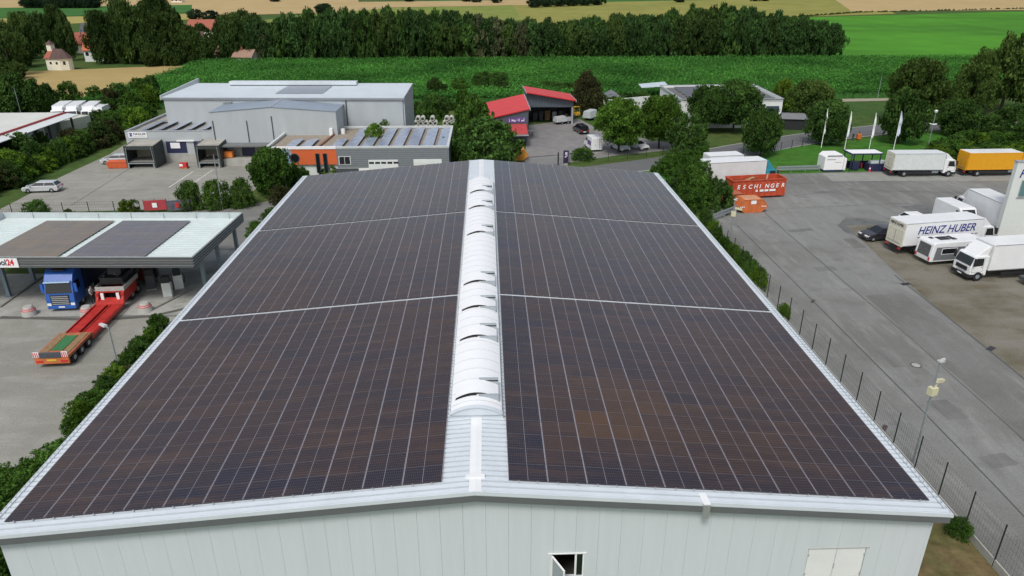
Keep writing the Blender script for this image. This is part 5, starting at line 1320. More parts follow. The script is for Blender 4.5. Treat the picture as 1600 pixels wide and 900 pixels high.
Q1 = Vector(G(824.5, 222)); Q0 = Vector((Q1.x-7.6, Q1.y-.6, 0)); dv_ = (Vector((Q1.x-.4, Q1.y+16.0, 0))-Q1).normalized(); dh = (Q1-Q0).normalized(); W2 = (Q1-Q0).length; D2 = 14.5
def L3(u, v, z): p = Q0+dh*u+dv_*v; return (p.x, p.y, z)
def z3(u, v): return 4.2+1.6*u/W2+.35*v/D2
MB().hexa([L3(u, v, z3(u, v)+d) for d in (0, .16) for u, v in ((-.3, -.3), (W2+.3, -.3), (W2+.3, D2), (-.3, D2))]).build('roof', redp, rl, off=o)
q = MB()
for u in (-.36, W2+.3): q.hexa([L3(u+a, v, z3(u, v)+d) for d in (-.2, .2) for a, v in ((0, -.35), (.13, -.35), (.13, D2+.05), (0, D2+.05))])
q.build('verge_trim', alu, rl, off=o)
q = MB()
for a, b, c, d in ((0, 0, W2, .3), (0, .3, .3, D2-.3), (W2-.3, .3, W2, D2-.3), (0, D2-.3, W2, D2)):
    q.hexa([L3(a, b, 0), L3(c, b, 0), L3(c, d, 0), L3(a, d, 0), L3(a, b, z3(a, b)-.02), L3(c, b, z3(c, b)-.02), L3(c, d, z3(c, d)-.02), L3(a, d, z3(a, d)-.02)])
q.build('wall', slate, rl, off=o)
bn_ = MB().hexa([L3(u, v, z) for z in (3.55, 4.45) for u, v in ((W2-3.6, -.06), (W2-.4, -.06), (W2-.4, -.003), (W2-3.6, -.003))]).build('banner', purple, rl, off=o)
q = MB()
for k, (w, z0, z1) in enumerate(((.12, 3.7, 4.2), (.5, 3.8, 4.1), (.3, 3.7, 4.0), (.55, 3.95, 4.05), (.15, 3.75, 4.25), (.4, 3.75, 4.0), (.12, 3.75, 4.3))):
    u = W2-3.4+k*.44; q.hexa([L3(u+a, v, z) for z in (z0, z1) for a, v in ((0, -.07), (w, -.07), (w, -.061), (0, -.061))])
q.build('lettering', M('pale_print', (.6, .6, .75), .6, var=0), bn_, off=o)
MB().hexa([L3(u, v, z+d) for d in (0, .12) for u, v, z in ((2.2, -4.6, 2.35), (W2-.3, -4.6, 2.35), (W2-.3, -.1, 3.2), (2.2, -.1, 3.2))]).build('lean_to_roof', M('faded_red', (.46, .06, .06), .5, var=.2), rl, off=o)
MB().hexa([L3(u, v, z) for z in (2.1, 2.34) for u, v in ((2.1, -4.75), (W2-.2, -4.75), (W2-.2, -4.62), (2.1, -4.62))]).build('lean_to_gutter', alu, rl, off=o)
q = MB()
for u in (2.3, W2-.45): q.hexa([L3(u+a, v, z) for z in (0, 2.1) for a, v in ((0, -4.5), (.12, -4.5), (.12, -4.38), (0, -4.38))])
q.build('lean_to_post', greyd, rl, off=o)
ys_ = skip('skip', 'yellow skip with dark emblem in front of the red lean-to', (*G(805, 249)[:2],), R(2), yellowsk, 4.2, 2.0, 1.75, lid=M('skip_tan', (.55, .36, .2), .7))
MB().cyl((0, -1.075, .95), (0, -1.05, .95), .42, n=12).build('emblem', M('emblem_green', (.25, .22, .02), .7, var=.3), ys_)
car('parked_car', 'black estate car seen from behind by the open red shed', G(907, 207), R(102), blackcar, L=4.8, H=1.7, kind='van')
fk = thing('forklift', 'small yellow and black forklift at the right corner of the open shed', 'forklift', (*G(899, 183)[:2], .05), R(200))
MB().box(-.9, -.5, .3, .7, .5, 1.0).build('body', M('fork_yellow', (.7, .4, .03), .5), fk, bevel=.06)
q = MB()
for x in (-.7, .45):
    for y in (-.42, .42): q.bar((x, y, 1.0), (x, y, 2.1), .06, .06)
q.box(-.8, -.5, 2.1, .55, .5, 2.16); q.build('cage', M('fork_yellow', (.7, .4, .03), .5), fk)
q = MB()
for y in (-.3, .3): q.bar((.85, y, .1), (.85, y, 2.4), .08, .08); q.box(.9, y-.06, .1, 1.9, y+.06, .15)
q.build('mast', greyd, fk); wheels(fk, (-.55, .45), .55, .28, .2)
for lab, px, py, mt, s, rz in (('pale grey box trailer under tarp left of the dark car by the open shed', 875, 194, M('tarp_grey', (.42, .45, .46), .7, var=.15), 1.0, .5), ('grey covered machine between the pale trailer and the dark car', 886, 193, M('machine_grey', (.3, .31, .32), .6, var=.4, scale=4), .8, .3), ('silver covered trailer on the gravel right of the open shed', 922, 187, M('tarp_silver', (.45, .49, .50), .6, var=.1), 1.25, .9)):
    g = G(px, py); t = thing('covered_trailer', lab, 'trailer', (g[0], g[1], .05), rz)
    MB().hexa([(-1.3*s, -.8*s, .5), (1.3*s, -.8*s, .5), (1.3*s, .8*s, .5), (-1.3*s, .8*s, .5), (-1.2*s, -.6*s, 1.5*s), (1.0*s, -.6*s, 1.6*s), (1.0*s, .6*s, 1.6*s), (-1.2*s, .6*s, 1.5*s)]).build('cover', mt, t, bevel=.08); MB().box(1.3*s, -.06, .4, 2.0*s, .06, .5).build('drawbar', greyd, t); wheels(t, (0,), .8*s, .3, .18)
tb = thing('folding_table', 'small pale table at the corner of the red-roofed barn', 'table', (*G(828, 213)[:2], .05))
MB().box(-.6, -.5, 1.0, .6, .5, 1.06).build('table_top', alu, tb)
for x in (-.5, .5):
    for y in (-.4, .4): MB().box(x-.03, y-.03, 0, x+.03, y+.03, .99).build('leg', greyd, tb)
panel_van('panel_van', 'white van with purple side print and ladder at its back doors', (*G(926, 233)[:2],), R(99), whitep, L=4.8, W=1.9, H=2.45, ladder=True)
car('parked_car', 'white car partly behind the trunk of the left street tree', G(968, 234), R(-68), silver if False else whitep, L=4.2, H=1.45)
car('parked_car', 'white car parked between the two street trees', G(995, 232), R(-58), M('pearl_white', (.72, .74, .78), .3, .1, var=.02, coat=.5), L=4.5, H=1.45)
# gate, pylon sign, road fences
gt = thing('sliding_gate', 'grey barred sliding gate at the forecourt entrance', 'gate', (*G(822, 263)[:2], .05)); e_ = Vector(G(872, 259))-Vector(G(822, 263))
q = MB()
for k in range(30): p = e_*(k/29); q.box(p.x-.015, p.y-.015, .1, p.x+.015, p.y+.015, 1.65)
q.build('bars', galv, gt); MB().bar((0,0,.1), (e_.x, e_.y, .1), .06, .08).bar((0,0,1.68), (e_.x, e_.y, 1.68), .06, .08).build('gate_frame', greyd, gt)
MB().box(e_.x-.1, e_.y-.1, 0, e_.x+.1, e_.y+.1, 2.1).build('gate_post', blackp, gt)
py_ = thing('pylon_sign', 'dark upright sign panel right of the barred gate', 'sign', (*G(884, 257)[:2], .05))
MB().box(-.42, -.08, .15, .42, .08, 2.2).build('panel', M('sign_dark', (.03, .02, .06), .5, var=.1), py_)
q = MB(); q.box(-.15, -.09, 1.5, .2, -.081, 1.95); q.box(-.2, -.09, 1.1, .05, -.081, 1.3); q.box(.0, -.09, 1.3, .25, -.081, 1.42); q.build('emblem', M('pale_print', (.6, .6, .75)), py_)
MB().box(-.3, -.1, 0, .3, .1, .14).build('foot', concrete, py_)
def wire_fence(label, pxs, h=1.5, step=2.6, mat=None, name='wire_fence'):
    P = [Vector(G(*p)) for p in pxs]; t = thing(name, label, 'fence', (P[0].x, P[0].y, .03)); mt = mat or MATS['fence_green']; o_ = P[0]; w = MB()
    for a, b in zip(P[:-1], P[1:]):
        n = max(1, int((b-a).length/step))
        for k in range(n+1 if b is P[-1] else n):
            p = a.lerp(b, k/n)-o_; MB().box(p.x-.035, p.y-.035, 0, p.x+.035, p.y+.035, h).build('post', mt, t)
        for z in (.1, h*.5, h*.75, h-.05): w.bar(a-o_+Vector((0, 0, z)), b-o_+Vector((0, 0, z)), .012, .012)
        m2 = int((b-a).length/.3)
        for k in range(m2): p = a.lerp(b, k/m2)-o_; w.box(p.x-.004, p.y-.004, .1, p.x+.004, p.y+.004, h-.05)
    w.build('wire', mt, t)
wire_fence('dark wire fence along the far side of the lawn beside the road', [(1080, 262), (1140, 250), (1220, 235), (1300, 222), (1400, 212), (1470, 209)])
wire_fence('dark wire fence on the grass strip before the white cars', [(890, 258), (950, 253), (1010, 246), (1060, 240)])
wire_fence('dark fence along the front of the depot yard behind the canopy', [(-20, 337), (60, 335), (140, 333), (220, 332)])
# flags
flagm = M('flag_cloth', (.80, .82, .86), .8, var=.06); flagb = M('flag_bluish', (.50, .60, .82), .8, var=.35, scale=1.2, tint=(.8, .82, .86), tscale=.9, tamt=.8)
for (lab, bx, by, h, mt, w) in (('leftmost', 1283, 231, 6.8, flagm, .22), ('second', 1319, 236, 6.8, flagm, .22), ('third', 1357, 237, 6.6, flagm, .26), ('rightmost', 1396, 234, 6.6, flagb, .48)):
    g = G(bx, by); t = thing('flag_pole', '%s of the four white flagpoles on the lawn%s' % (lab, ', with the widest bluish flag' if lab == 'rightmost' else ''), 'flagpole', (g[0], g[1], 0), random.uniform(-.4, .3), 'white flagpoles on the lawn')
    MB().cyl((0,0,0), (0,0,h), .06, .035, 8).build('pole', signw, t)
    vs = []; fs = []; n = 14
    for i in range(n+1):
        z = h-.1-i*(h*.62)/n; k = i/n
        wv = w*(.35+.65*min(1, k*2.2))*(1 if k < .9 else .7)
        vs += [(.05, 0, z), (.05+wv*.5, .13*math.sin(i*.9), z-.05), (.05+wv, .1*math.sin(i*.8+1), z-.12)]
    vs2 = [(x, y+.012, z) for x, y, z in vs]; N_ = len(vs)
    for i in range(n):
        for j in range(2): a = i*3+j; fs += [(a, a+1, a+4, a+3), (N_+a, N_+a+3, N_+a+4, N_+a+1)]
    MB().add(vs+vs2, fs).build('flag', mt, t, smooth=True)
ht = thing('hydrant_post', 'orange litter box on the road edge between two flagpoles', 'litter box', (*G(1341, 219)[:2], .05)); MB().box(-.35, -.3, .15, .35, .3, 1.1).build('box', M('litter_orange', (.65, .17, .03), .6), ht, bevel=.04); MB().box(-.3, -.2, 0, .3, .2, .14).build('foot', greyd, ht)
ht = thing('grey_post', 'short dark post left of the orange litter box', 'post', (*G(1332, 220)[:2], .05)); MB().cyl((0,0,0), (0,0,1.1), .16, n=10).build('shaft', greyd, ht); MB().cyl((0,0,1.1), (0,0,1.18), .2, n=10).build('cap', blackp, ht)
# ================================================================== white office (right back)
wo = thing('white_office', 'white flat-roofed building with purple posters behind the street trees', 'building', (48, 125, 0)); o = bparts(wo)
a_, b_, c_, d_ = [Vector(G(*p, 5.5)) for p in ((1065, 156), (1224, 155), (1177, 132), (1032, 134))]
def wall4(root, pts, z0, z1, th, mat, nm='wall', off=None):
    m = MB(); n = len(pts)
    for i in range(n):
        p, q_ = pts[i], pts[(i+1) % n]; d = (q_-p); d.z = 0; d.normalize(); nn = Vector((-d.y, d.x, 0))*th
        p2 = p+d*th*1.0; m.hexa([lv(v, z) for z in (z0, z1) for v in (p2, q_+d*.0, q_+nn, p2+nn)])
    return m.build(nm, mat, root, off=off)
wall4(wo, [a_, b_, c_, d_], 0, 5.5, .3, whited, off=o)
MB().hexa([lv(v, z) for z in (5.0, 5.1) for v in (a_, b_, c_, d_)]).build('roof', M('dark_roof', (.16, .16, .155), .9, var=.25), wo, off=o)
q = MB()
for p, e2 in ((a_, b_), (b_, c_), (c_, d_), (d_, a_)): q.bar(lv(p, 5.56), lv(e2, 5.56), .4, .1)
q.build('parapet_cap', alu, wo, off=o)
q = MB()
for k in range(5):
    for u0, u1 in ((.12, .45), (.55, .92)):
        v = .12+k*.17; pts = [a_.lerp(b_, u).lerp(d_.lerp(c_, u), w) for u, w in ((u0, v), (u1, v), (u1, v+.09), (u0, v+.09))]
        q.hexa([lv(p, 5.2+(.3 if i > 1 else 0)) for i, p in enumerate(pts)]+[lv(p, 5.25+(.3 if i > 1 else 0)) for i, p in enumerate(pts)])
q.build('roof_panel', M('office_pv', (.10, .10, .11), .3, var=.15), wo, off=o)
def onwall(p, e2, u0, u1, z0, z1, out, mat, nm, th=.05):
    d = (e2-p).normalized(); n = Vector((d.y, -d.x, 0)); L_ = (e2-p).length
    pts = [p+d*(L_*u)+n*w for u, w in ((u0, out), (u1, out), (u1, out+th), (u0, out+th))]
    return MB().hexa([lv(v, z) for z in (z0, z1) for v in pts]).build(nm, mat, wo, off=o)
onwall(d_, a_, .45, .85, 2.8, 4.9, .01, purple, 'poster')
onwall(a_, b_, .84, .97, .3, 4.2, .01, M('window_band', (.06, .08, .1), .2), 'window'); onwall(b_, c_, .05, .5, 1.0, 4.6, .01, glass, 'window')
for u in (.1, .3, .5, .68): onwall(a_, b_, u, u+.1, 1.0, 2.2, .01, glass, 'window')
ga = thing('garden_wall', 'white garden wall with greenery on top left of the white office', 'wall', (28, 138, 0)); o2 = tuple(ga.location)
g0, g1, g2 = Vector(G(936, 176)), Vector(G(1015, 168)), Vector(G(934, 166)); g2 = Vector((g0.x-.3, g0.y+7, 0))
q = MB(); q.bar(lv(g0, 1.3), lv(g1, 1.3), .3, 2.6); q.hexa([lv(v, z) for z in (0, 3.4) for v in (g0+Vector((-.16,.16,0)), g0+Vector((.14,.16,0)), g2+Vector((.14,0,0)), g2+Vector((-.16,0,0)))]); q.build('wall', whited, ga, off=o2)
for k in range(6): p = g0.lerp(g1, .1+k*.16); bush('dark shrub growing behind the white garden wall', (p.x, p.y+2, .5), 3.0, 1.8, 'bush%d' % (k % 3), 'dark', 'shrubs behind the garden wall')
gz = thing('gazebo', 'small garden pavilion with grey pyramid roof behind the white garden wall', 'gazebo', (g0.x+3.2, g0.y+4.5, 0))
MB().add([(-2, -2, 2.9), (2, -2, 2.9), (2, 2, 2.9), (-2, 2, 2.9), (0, 0, 4.3)], [(0,1,4), (1,2,4), (2,3,4), (3,0,4), (3,2,1,0)]).build('roof', M('gazebo_roof', (.14, .15, .17), .6), gz)
for x in (-1.8, 1.8):
    for y in (-1.8, 1.8): MB().box(x-.06, y-.06, 0, x+.06, y+.06, 2.88).build('post', greyd, gz)
pa = thing('patio_roof', 'pale sloping patio roof joined to the left side of the white office', 'canopy', (*G(1018, 160)[:2], 0)); MB().hexa([(-3, -2, 3.6), (3.2, -2, 4.0), (3.2, 2, 4.4), (-3, 2, 3.9), (-3, -2, 3.7), (3.2, -2, 4.1), (3.2, 2, 4.5), (-3, 2, 4.0)]).build('roof', M('patio_blue', (.5, .57, .62), .4), pa)
for x in (-2.8, 3): MB().box(x-.08, -1.8, 0, x+.08, -1.64, 3.6).build('post', greyd, pa)
bl = thing('garden_shed', 'black shed with grey roof right of the white office', 'shed', (*G(1238, 203)[:2], 0), R(-12))
MB().box(-2.6, 0, 0, 2.6, 3.6, 2.1).build('wall', M('shed_black', (.02, .022, .025), .7), bl)
MB().hexa([(-2.9, -.3, 2.1), (2.9, -.3, 2.1), (2.9, 3.9, 2.1), (-2.9, 3.9, 2.1), (-2.2, 1.3, 2.9), (2.2, 1.3, 2.9), (2.2, 2.3, 2.9), (-2.2, 2.3, 2.9)]).build('roof', M('shed_roof', (.17, .18, .19), .7, var=.15), bl)
rp = thing('poster_stand', 'purple poster board beside the second street tree', 'poster', (*G(1036, 222)[:2], .05), R(15)); MB().box(-1, -.05, .6, 1, .05, 2.3).build('board', purple, rp); MB().box(-.9, -.04, 0, -.8, .04, .59).box(.8, -.04, 0, .9, .04, .59).build('leg', greyd, rp)
# ================================================================== left shed and parked trucks
ls = thing('long_shed', 'long open-sided shed with pale roof and red line at the left frame edge', 'shed', (-80, 95, 0)); o = bparts(ls)
e0, e1 = Vector(G(121, 180, 4.3)), Vector(G(0, 223, 4.3)); dd_ = (e1-e0).normalized(); nl = Vector((dd_.y, -dd_.x, 0)); nl = nl if nl.x < 0 else -nl; e0 = e0-dd_*.5; e1 = e1+dd_*16
def S(u, v, z): p = e0.lerp(e1, u)+nl*v; return (p.x, p.y, z)
MB().hexa([S(u, v, z) for z in (4.6, 4.75) for u, v in ((0, 2.4), (1, 2.4), (1, 17), (0, 17))]).build('roof', M('shed_sheet', (.62, .64, .60), .6, var=.08, scale=.3), ls, off=o)
MB().hexa([S(u, v, z+d) for d in (0, .1) for u, v, z in ((0, 0, 4.25), (1, 0, 4.25), (1, 2.1, 4.5), (0, 2.1, 4.5))]).build('eaves_strip', M('eaves_white', (.68, .72, .72), .5, var=.06), ls, off=o)
MB().hexa([S(u, v, z) for z in (4.55, 4.9) for u, v in ((0, 2.12), (1, 2.12), (1, 2.38), (0, 2.38))]).build('red_trim', M('trim_red', (.42, .05, .06), .6), ls, off=o)
MB().hexa([S(u, v, z) for z in (0, 4.4) for u, v in ((0, 4.2), (1, 4.2), (1, 4.4), (0, 4.4))]).build('rear_wall', M('shed_wall', (.30, .31, .29), .8, var=.1), ls, off=o)
for k in range(6):
    u = .02+k*.19; du_ = .007; MB().hexa([S(a, v, z) for z in (0, 4.22) for a, v in ((u, .9), (u+du_, .9), (u+du_, 1.2), (u, 1.2))]).build('column', greyd, ls, off=o)
    if k in (1, 3): MB().hexa([S(a, v, z) for z in (.2, 4.0) for a, v in ((u+.02, 1.5), (u+.15, 1.5), (u+.15, 1.65), (u+.02, 1.65))]).build('white_door', whited, ls, off=o)
names_ = ['leftmost', 'second', 'third']
for k, (p, rz) in enumerate((((-88.3, 133.0), -76), ((-85.5, 133.0), -76), ((-82.2, 132.8), -76))):
    q_ = box_truck('box_truck', '%s of the three white box trucks parked side by side behind the pale-roofed shed' % names_[k], p, R(rz), L=6.5, W=2.4, H=3.3, lift=None, group='white trucks behind the shed')
    MB().box(6.505, -.5, 2.45, 6.52, .5, 2.85).build('emblem', inkr if k == 1 else M('faint_print', (.5, .45, .45), .6), q_.children[0])
box_truck('box_truck', 'shorter white box truck with red mark standing right of the three taller ones', (-79.6, 131.0), R(-82), L=5.0, W=2.3, H=3.0, lift=None, fairing=False)
ct_ = thing('box_trailer', 'pale greenish box trailer parked at the end of the shed among shrubs', 'trailer', (-78.6, 110.2, .02), R(74))
MB().box(0, -1.2, .9, 7.2, 1.2, 3.1).build('cargo_box', M('pale_green_box', (.55, .57, .48), .6, var=.12), ct_, bevel=.04); MB().box(.2, -.5, .6, 7.4, .5, .89).build('chassis', blackp, ct_); wheels(ct_, (1.5, 2.7), 1.15, .45)
MB().box(-.03, -1.1, 1.0, -.002, -.02, 3.0).box(-.03, .02, 1.0, -.002, 1.1, 3.0).build('rear_door', M('pale_green_box', (.55, .57, .48)), ct_)
# banners on the depot fence
for lab, px, mt, w in (('red advertising banner on the fence behind the canopy', (227, 262), M('banner_print', (.42, .05, .06), .7, var=.15, scale=1.5), 1), ('dark printed banner right of the red one on the fence', (263, 298), M('banner_dark', (.10, .10, .13), .7, var=.5, scale=2), 0)):
    p, q_ = Vector(G(px[0], 333)), Vector(G(px[1], 331)); t = thing('advert_banner', lab, 'banner', (p.x, p.y, .03)); e2 = q_-p
    MB().bar((0, 0, .95), (e2.x, e2.y, .95), .03, 1.3).build('sheet', mt, t)
    c_2 = e2*.45; MB().box(c_2.x-.4, c_2.y-.05, .65, c_2.x+.4, c_2.y-.02, 1.25).build('emblem', signw if w else inkr, t)
    for k in (0, .5, 1): MB().box(e2.x*k-.04, e2.y*k+.03, 0, e2.x*k+.04, e2.y*k+.1, 1.7).build('post', greyd, t)
# ================================================================== chapel and hamlet
cp0 = G(72, 110); cp = thing('chapel', 'small cream chapel with brown hipped roof and little turret by the wheat', 'chapel', (cp0[0]+.3, cp0[1]+.5, 0), R(-14))
MB().prism([(0, 0, 0), (5.0, 0, 0), (6.8, 1.6, 0), (6.8, 3.4, 0), (5.0, 5, 0), (0, 5, 0)], (0, 0, 3.6)).build('wall', cream, cp)
MB().add([(-.3, -.4, 3.55), (5.2, -.4, 3.55), (7.2, 1.4, 3.55), (7.2, 3.6, 3.55), (5.2, 5.4, 3.55), (-.3, 5.4, 3.55), (.0, 2.5, 6.3), (4.6, 2.5, 6.3)], [(0,1,7,6), (1,2,7), (2,3,7), (3,4,7), (4,5,6,7), (5,0,6), (5,4,3,2,1,0)]).build('roof', tiledark, cp)
MB().add([(-.32, -.42, 3.56), (1.9, -.42, 3.56), (1.7, 2.5, 6.34), (-.02, 2.5, 6.34), (-.32, -.42, 3.6), (1.9, -.42, 3.6), (1.7, 2.5, 6.38), (-.02, 2.5, 6.38)], [(0,3,2,1), (4,5,6,7), (0,1,5,4), (1,2,6,5), (2,3,7,6), (3,0,4,7)]).build('repaired_tiles', tilered, cp)
MB().box(-.1, 1.7, 3.7, 1.5, 3.3, 7.6).build('turret', cream, cp); MB().add([(-.35, 1.45, 7.6), (1.75, 1.45, 7.6), (1.75, 3.55, 7.6), (-.35, 3.55, 7.6), (.7, 2.5, 8.8)], [(0,1,4), (1,2,4), (2,3,4), (3,0,4), (3,2,1,0)]).build('turret_roof', tiledark, cp)
for x in (1.7, 3.9): MB().cyl((x, -.05, 2.2), (x, .01, 2.2), .42, n=12).build('window', glass, cp)
MB().hexa([(5.7, .55, 1.7), (6.2, 1.0, 1.7), (6.17, 1.05, 1.7), (5.67, .6, 1.7), (5.7, .55, 2.7), (6.2, 1.0, 2.7), (6.17, 1.05, 2.7), (5.67, .6, 2.7)]).build('window', glass, cp)
def house(label, loc, rz, L, W, h, rh, wm, rm, wins=3):
    t = thing('farm_house', label, 'house', loc, rz)
    MB().prism([(0, 0, 0), (0, W, 0), (0, W, h), (0, W/2, h+rh), (0, 0, h)], (L, 0, 0)).build('wall', wm, t)
    q = MB()
    for s in (0, 1):
        y = -.4 if s == 0 else W+.4; zz = h-.4*rh/(W/2)
        q.hexa([(-.3, y, zz), (L+.3, y, zz), (L+.3, W/2, h+rh), (-.3, W/2, h+rh), (-.3, y, zz+.2), (L+.3, y, zz+.2), (L+.3, W/2, h+rh+.2), (-.3, W/2, h+rh+.2)])
    r = q.build('roof', rm, t); MB().box(L*.3, W/2-.3, h+rh-.3, L*.3+.6, W/2+.3, h+rh+1.0).build('chimney', tilered, r)
    for k in range(wins): MB().box(1+k*(L-2)/max(1, wins-1)-.5, -.06, h*.5, 1+k*(L-2)/max(1, wins-1)+.5, -.005, h*.5+1.2).build('window', glass, t)
ot = M('orange_tile', (.50, .14, .065), .8, var=.15, scale=1.5)
for lab, px, py, rz, L, W, h, rh, wm, rm in (
  ('house with bright orange roof among the trees right of the chapel', 134, 97, 8, 10, 9, 4.0, 4.2, whited, ot),
  ('grey-roofed farm building above the orange roof left of the tall grove', 128, 74, 5, 12, 10, 4.5, 4.5, whited, M('slate_tile', (.07, .075, .09), .7, var=.15)),
  ('farmhouse with red-brown roof rising above the grove', 293, 58, -4, 14, 9, 3.5, 4, cream, tilered),
  ('long barn with faded red roof right of the farmhouse', 322, 53, -3, 20, 9, 3.0, 3.4, whited, M('faded_tile', (.38, .17, .12), .8, var=.15)),
  ('small white house with dark gable in the grove', 288, 84, 10, 7, 7, 4.5, 3, whited, tiledark),
  ('low pale-red roofed outbuilding at the edge of the maize', 338, 96, -10, 9, 6, 2.4, 2.2, concrete, M('pink_tile', (.42, .24, .18), .8, var=.15)),
  ('second low outbuilding with brownish roof nearer the maize edge', 365, 99, -14, 7, 5, 2.2, 2, concrete, M('brown_tile', (.3, .19, .14), .8, var=.15)),
  ('small red-roofed house half hidden behind the chapel trees', 100, 84, 12, 9, 8, 3.5, 3.6, cream, tilered),
  ('far farmhouse with a red roof on the upper left field edge', 268, 4, 0, 9, 7, 2.5, 4, cream, tilered)):
    g = GT(px, py); house(lab, g, R(rz), L, W, h, rh, wm, rm)
# ================================================================== trees
def T(label, px, py, h, rad, kind, lm, group=None, base=.2, name='street_tree'):
    g = GT(px, py); return tree(name, label, (g[0], g[1], g[2]), h, rad, kind, lm, group, base)
T('bright green round street tree above the white car', 966, 240, 9.0, 4.0, 'round0', 'street')
T('bright green round street tree right of the two white cars', 1029, 233, 8.9, 3.5, 'round1', 'street')
T('dark blue-green tree standing by the road bend', 1073, 250, 7.4, 3.2, 'oval0', 'dark', base=.05)
T('dark tree close to the left corner of the white office', 1100, 208, 8.6, 3.6, 'round1', 'dark')
T('broad dark tree in front of the white office wall', 1145, 208, 9.4, 4.6, 'round0', 'dark')
T('compact dark round tree on the kerb before the white office', 1188, 244, 7.6, 3.0, 'round1', 'dark', base=.12)
T('olive tree right behind the black garden shed', 1262, 195, 8.5, 4.0, 'round0', 'lime')
T('dark round tree behind the leftmost flagpole', 1290, 228, 7.6, 3.6, 'round1', 'dark', base=.1)
T('yellow-green young tree at the right end of the white office', 1222, 176, 7.0, 2.8, 'oval1', 'yell', base=.05)
T('dark tree behind the third and fourth flagpoles', 1402, 226, 9.6, 3.9, 'oval1', 'dark', base=.08)
T('big brownish lime tree left of the row by the field track', 1425, 190, 12.0, 5.3, 'round1', 'lime', base=.08, name='lime_tree')
T('big brownish lime tree in the middle of the row by the track', 1515, 178, 13.4, 4.6, 'tall1', 'lime', base=.12, name='lime_tree')
T('tallest brownish lime tree near the right frame edge', 1562, 176, 16.4, 4.9, 'oval0', 'lime', base=.2, name='lime_tree')
T('dark lime tree cut by the right frame edge', 1606, 176, 15.5, 5.2, 'tall1', 'grove', base=.15, name='lime_tree')
T('dark tree standing on the lawn by the lamp mast', 1490, 213, 6.6, 3.8, 'round0', 'dark', base=.05)
T('broad dark tree in front of the red-roofed barn', 760, 262, 7.6, 5.2, 'oval1', 'dark', base=.06)
T('lighter tall tree behind the red-roofed barn corner', 738, 232, 8.6, 3.4, 'oval2', 'hedge', base=.03)
T('reddish small tree on the grass right of the open shed', 916, 180, 9.2, 3.6, 'tall1', 'red', base=.12)
T('big round dark bush-like tree in front of the orange wall', 431, 308, 6.1, 3.2, 'round1', 'hedge', base=.06)
T('narrow light pole-like young tree right of the office roof', 1290, 176, 4.5, 1.6, 'oval0', 'yell', base=.1)
for k, px in enumerate((300, 341, 380)):
    g = G(px, 327-k*2); bush('%s of the three clipped conifers along the depot fence' % ('left', 'middle', 'right')[k], g, 3.8, 1.75, 'cedar%d' % k, 'cedar', 'clipped conifers along the fence', name='conifer', cat='conifer')
bush('yellowish shrub at the depot fence left of the red banner', G(203, 336), 2.0, 1.6, 'bush1', 'yell')
bush('spiky dark palm-like shrub behind the left canopy edge', G(60, 340), 2.3, 1.6, 'cedar1', 'dark')
bush('tiny shrub on the fence line between the spiky and yellowish ones', G(108, 338), 1.0, .7, 'bush0', 'lime')
bush('leafy bush by the white wall of the workshop', G(480, 276), 2.2, 1.6, 'bush1', 'fresh'); bush('light green round bush before the dark workshop door', G(520, 276), 2.0, 2.1, 'bush2', 'fresh')
bush('green bush at the foot of the big round tree', G(470, 292), 2.6, 1.8, 'bush0', 'hedge')
bush('dark red-leaved bush under the big round tree', G(440, 318), 2.4, 1.6, 'bush1', 'red')
bush('spiky shrub beside the hall edge right of the canopy', G(425, 352), 2.2, 1.3, 'cedar2', 'dark'); bush('low shrub left of the hall edge behind the canopy', G(402, 368), 1.8, 1.2, 'cedar0', 'hedge')
# hedge along the left side of the hall
for k in range(52):
    y = -9+(k//2)*1.12 if k < 40 else -2+(k-40)*1.1; bush('dense dark bush in the hedge along the left hall wall', (-25.2-(k % 2)*1.7-.7*math.sin(k*.8)+.06*max(0, y)-(1.9 if k >= 40 else 0), y), (2.3+.5*math.sin(k*1.7))*(1 if y < 7 else .75), 1.6, 'bush%d' % (k % 3), 'hedge', 'hedge along the hall', name='hedge_bush')
for k in range(15):
    g = G(118+k*9.2+random.uniform(-5, 5), 668-k*10.2+random.uniform(-6, 6)); bush('low leafy bush in the broken row between the hedge and the canopy', g, random.uniform(.8, 1.7), random.uniform(.7, 1.2), 'bush%d' % (k % 3), ('hedge', 'fresh', 'dark')[k % 3], 'bush row beside the hall', name='row_bush')
for lab, px, py, h, r_, lm in (('larger lone bush below the red low-loader along the hall edge', 155, 640, 1.7, 1.3, 'hedge'), ('dark small bush by the short lamp post', 218, 566, 2.0, 1.0, 'dark'), ('round bush nearest the canopy on the hall side', 252, 532, 2.4, 1.3, 'hedge'), ('reddish low shrub at the foot of the short lamp post', 198, 594, 1.1, .9, 'red')):
    bush(lab, G(px, py), h, r_, 'bush%d' % random.randrange(3), lm)
# shrubs on the right side of the hall
for k, (px, py) in enumerate(((1112, 372), (1118, 385), (1130, 400), (1145, 412), (1160, 424), (1172, 438), (1184, 450), (1100, 352))):
    bush('leafy shrub climbing the wire fence beside the right roof edge', G(px, py), 2.2, 1.0, 'cedar%d' % (k % 3), 'hedge' if k % 3 else 'fresh', 'shrubs on the right fence', name='fence_shrub')
for k in range(22):
    px = random.uniform(1040, 1125); py = random.uniform(285, 335)
    if px > 1105 and py < 300: continue
    bush('dense shrub in the thicket between the hall corner and the skip', G(px, py), random.uniform(2.6, 4.2), random.uniform(1.5, 2.3), 'bush%d' % (k % 3), ('hedge', 'hedge', 'dark')[k % 3], 'thicket by the hall corner', name='thicket_shrub')
bush('light weed clump by the near fence kick boards', G(1497, 836), 1.1, .7, 'cedar0', 'hedge'); bush('small green tuft on the fence halfway along the hall', G(1222, 500), 1.6, .7, 'cedar1', 'fresh')
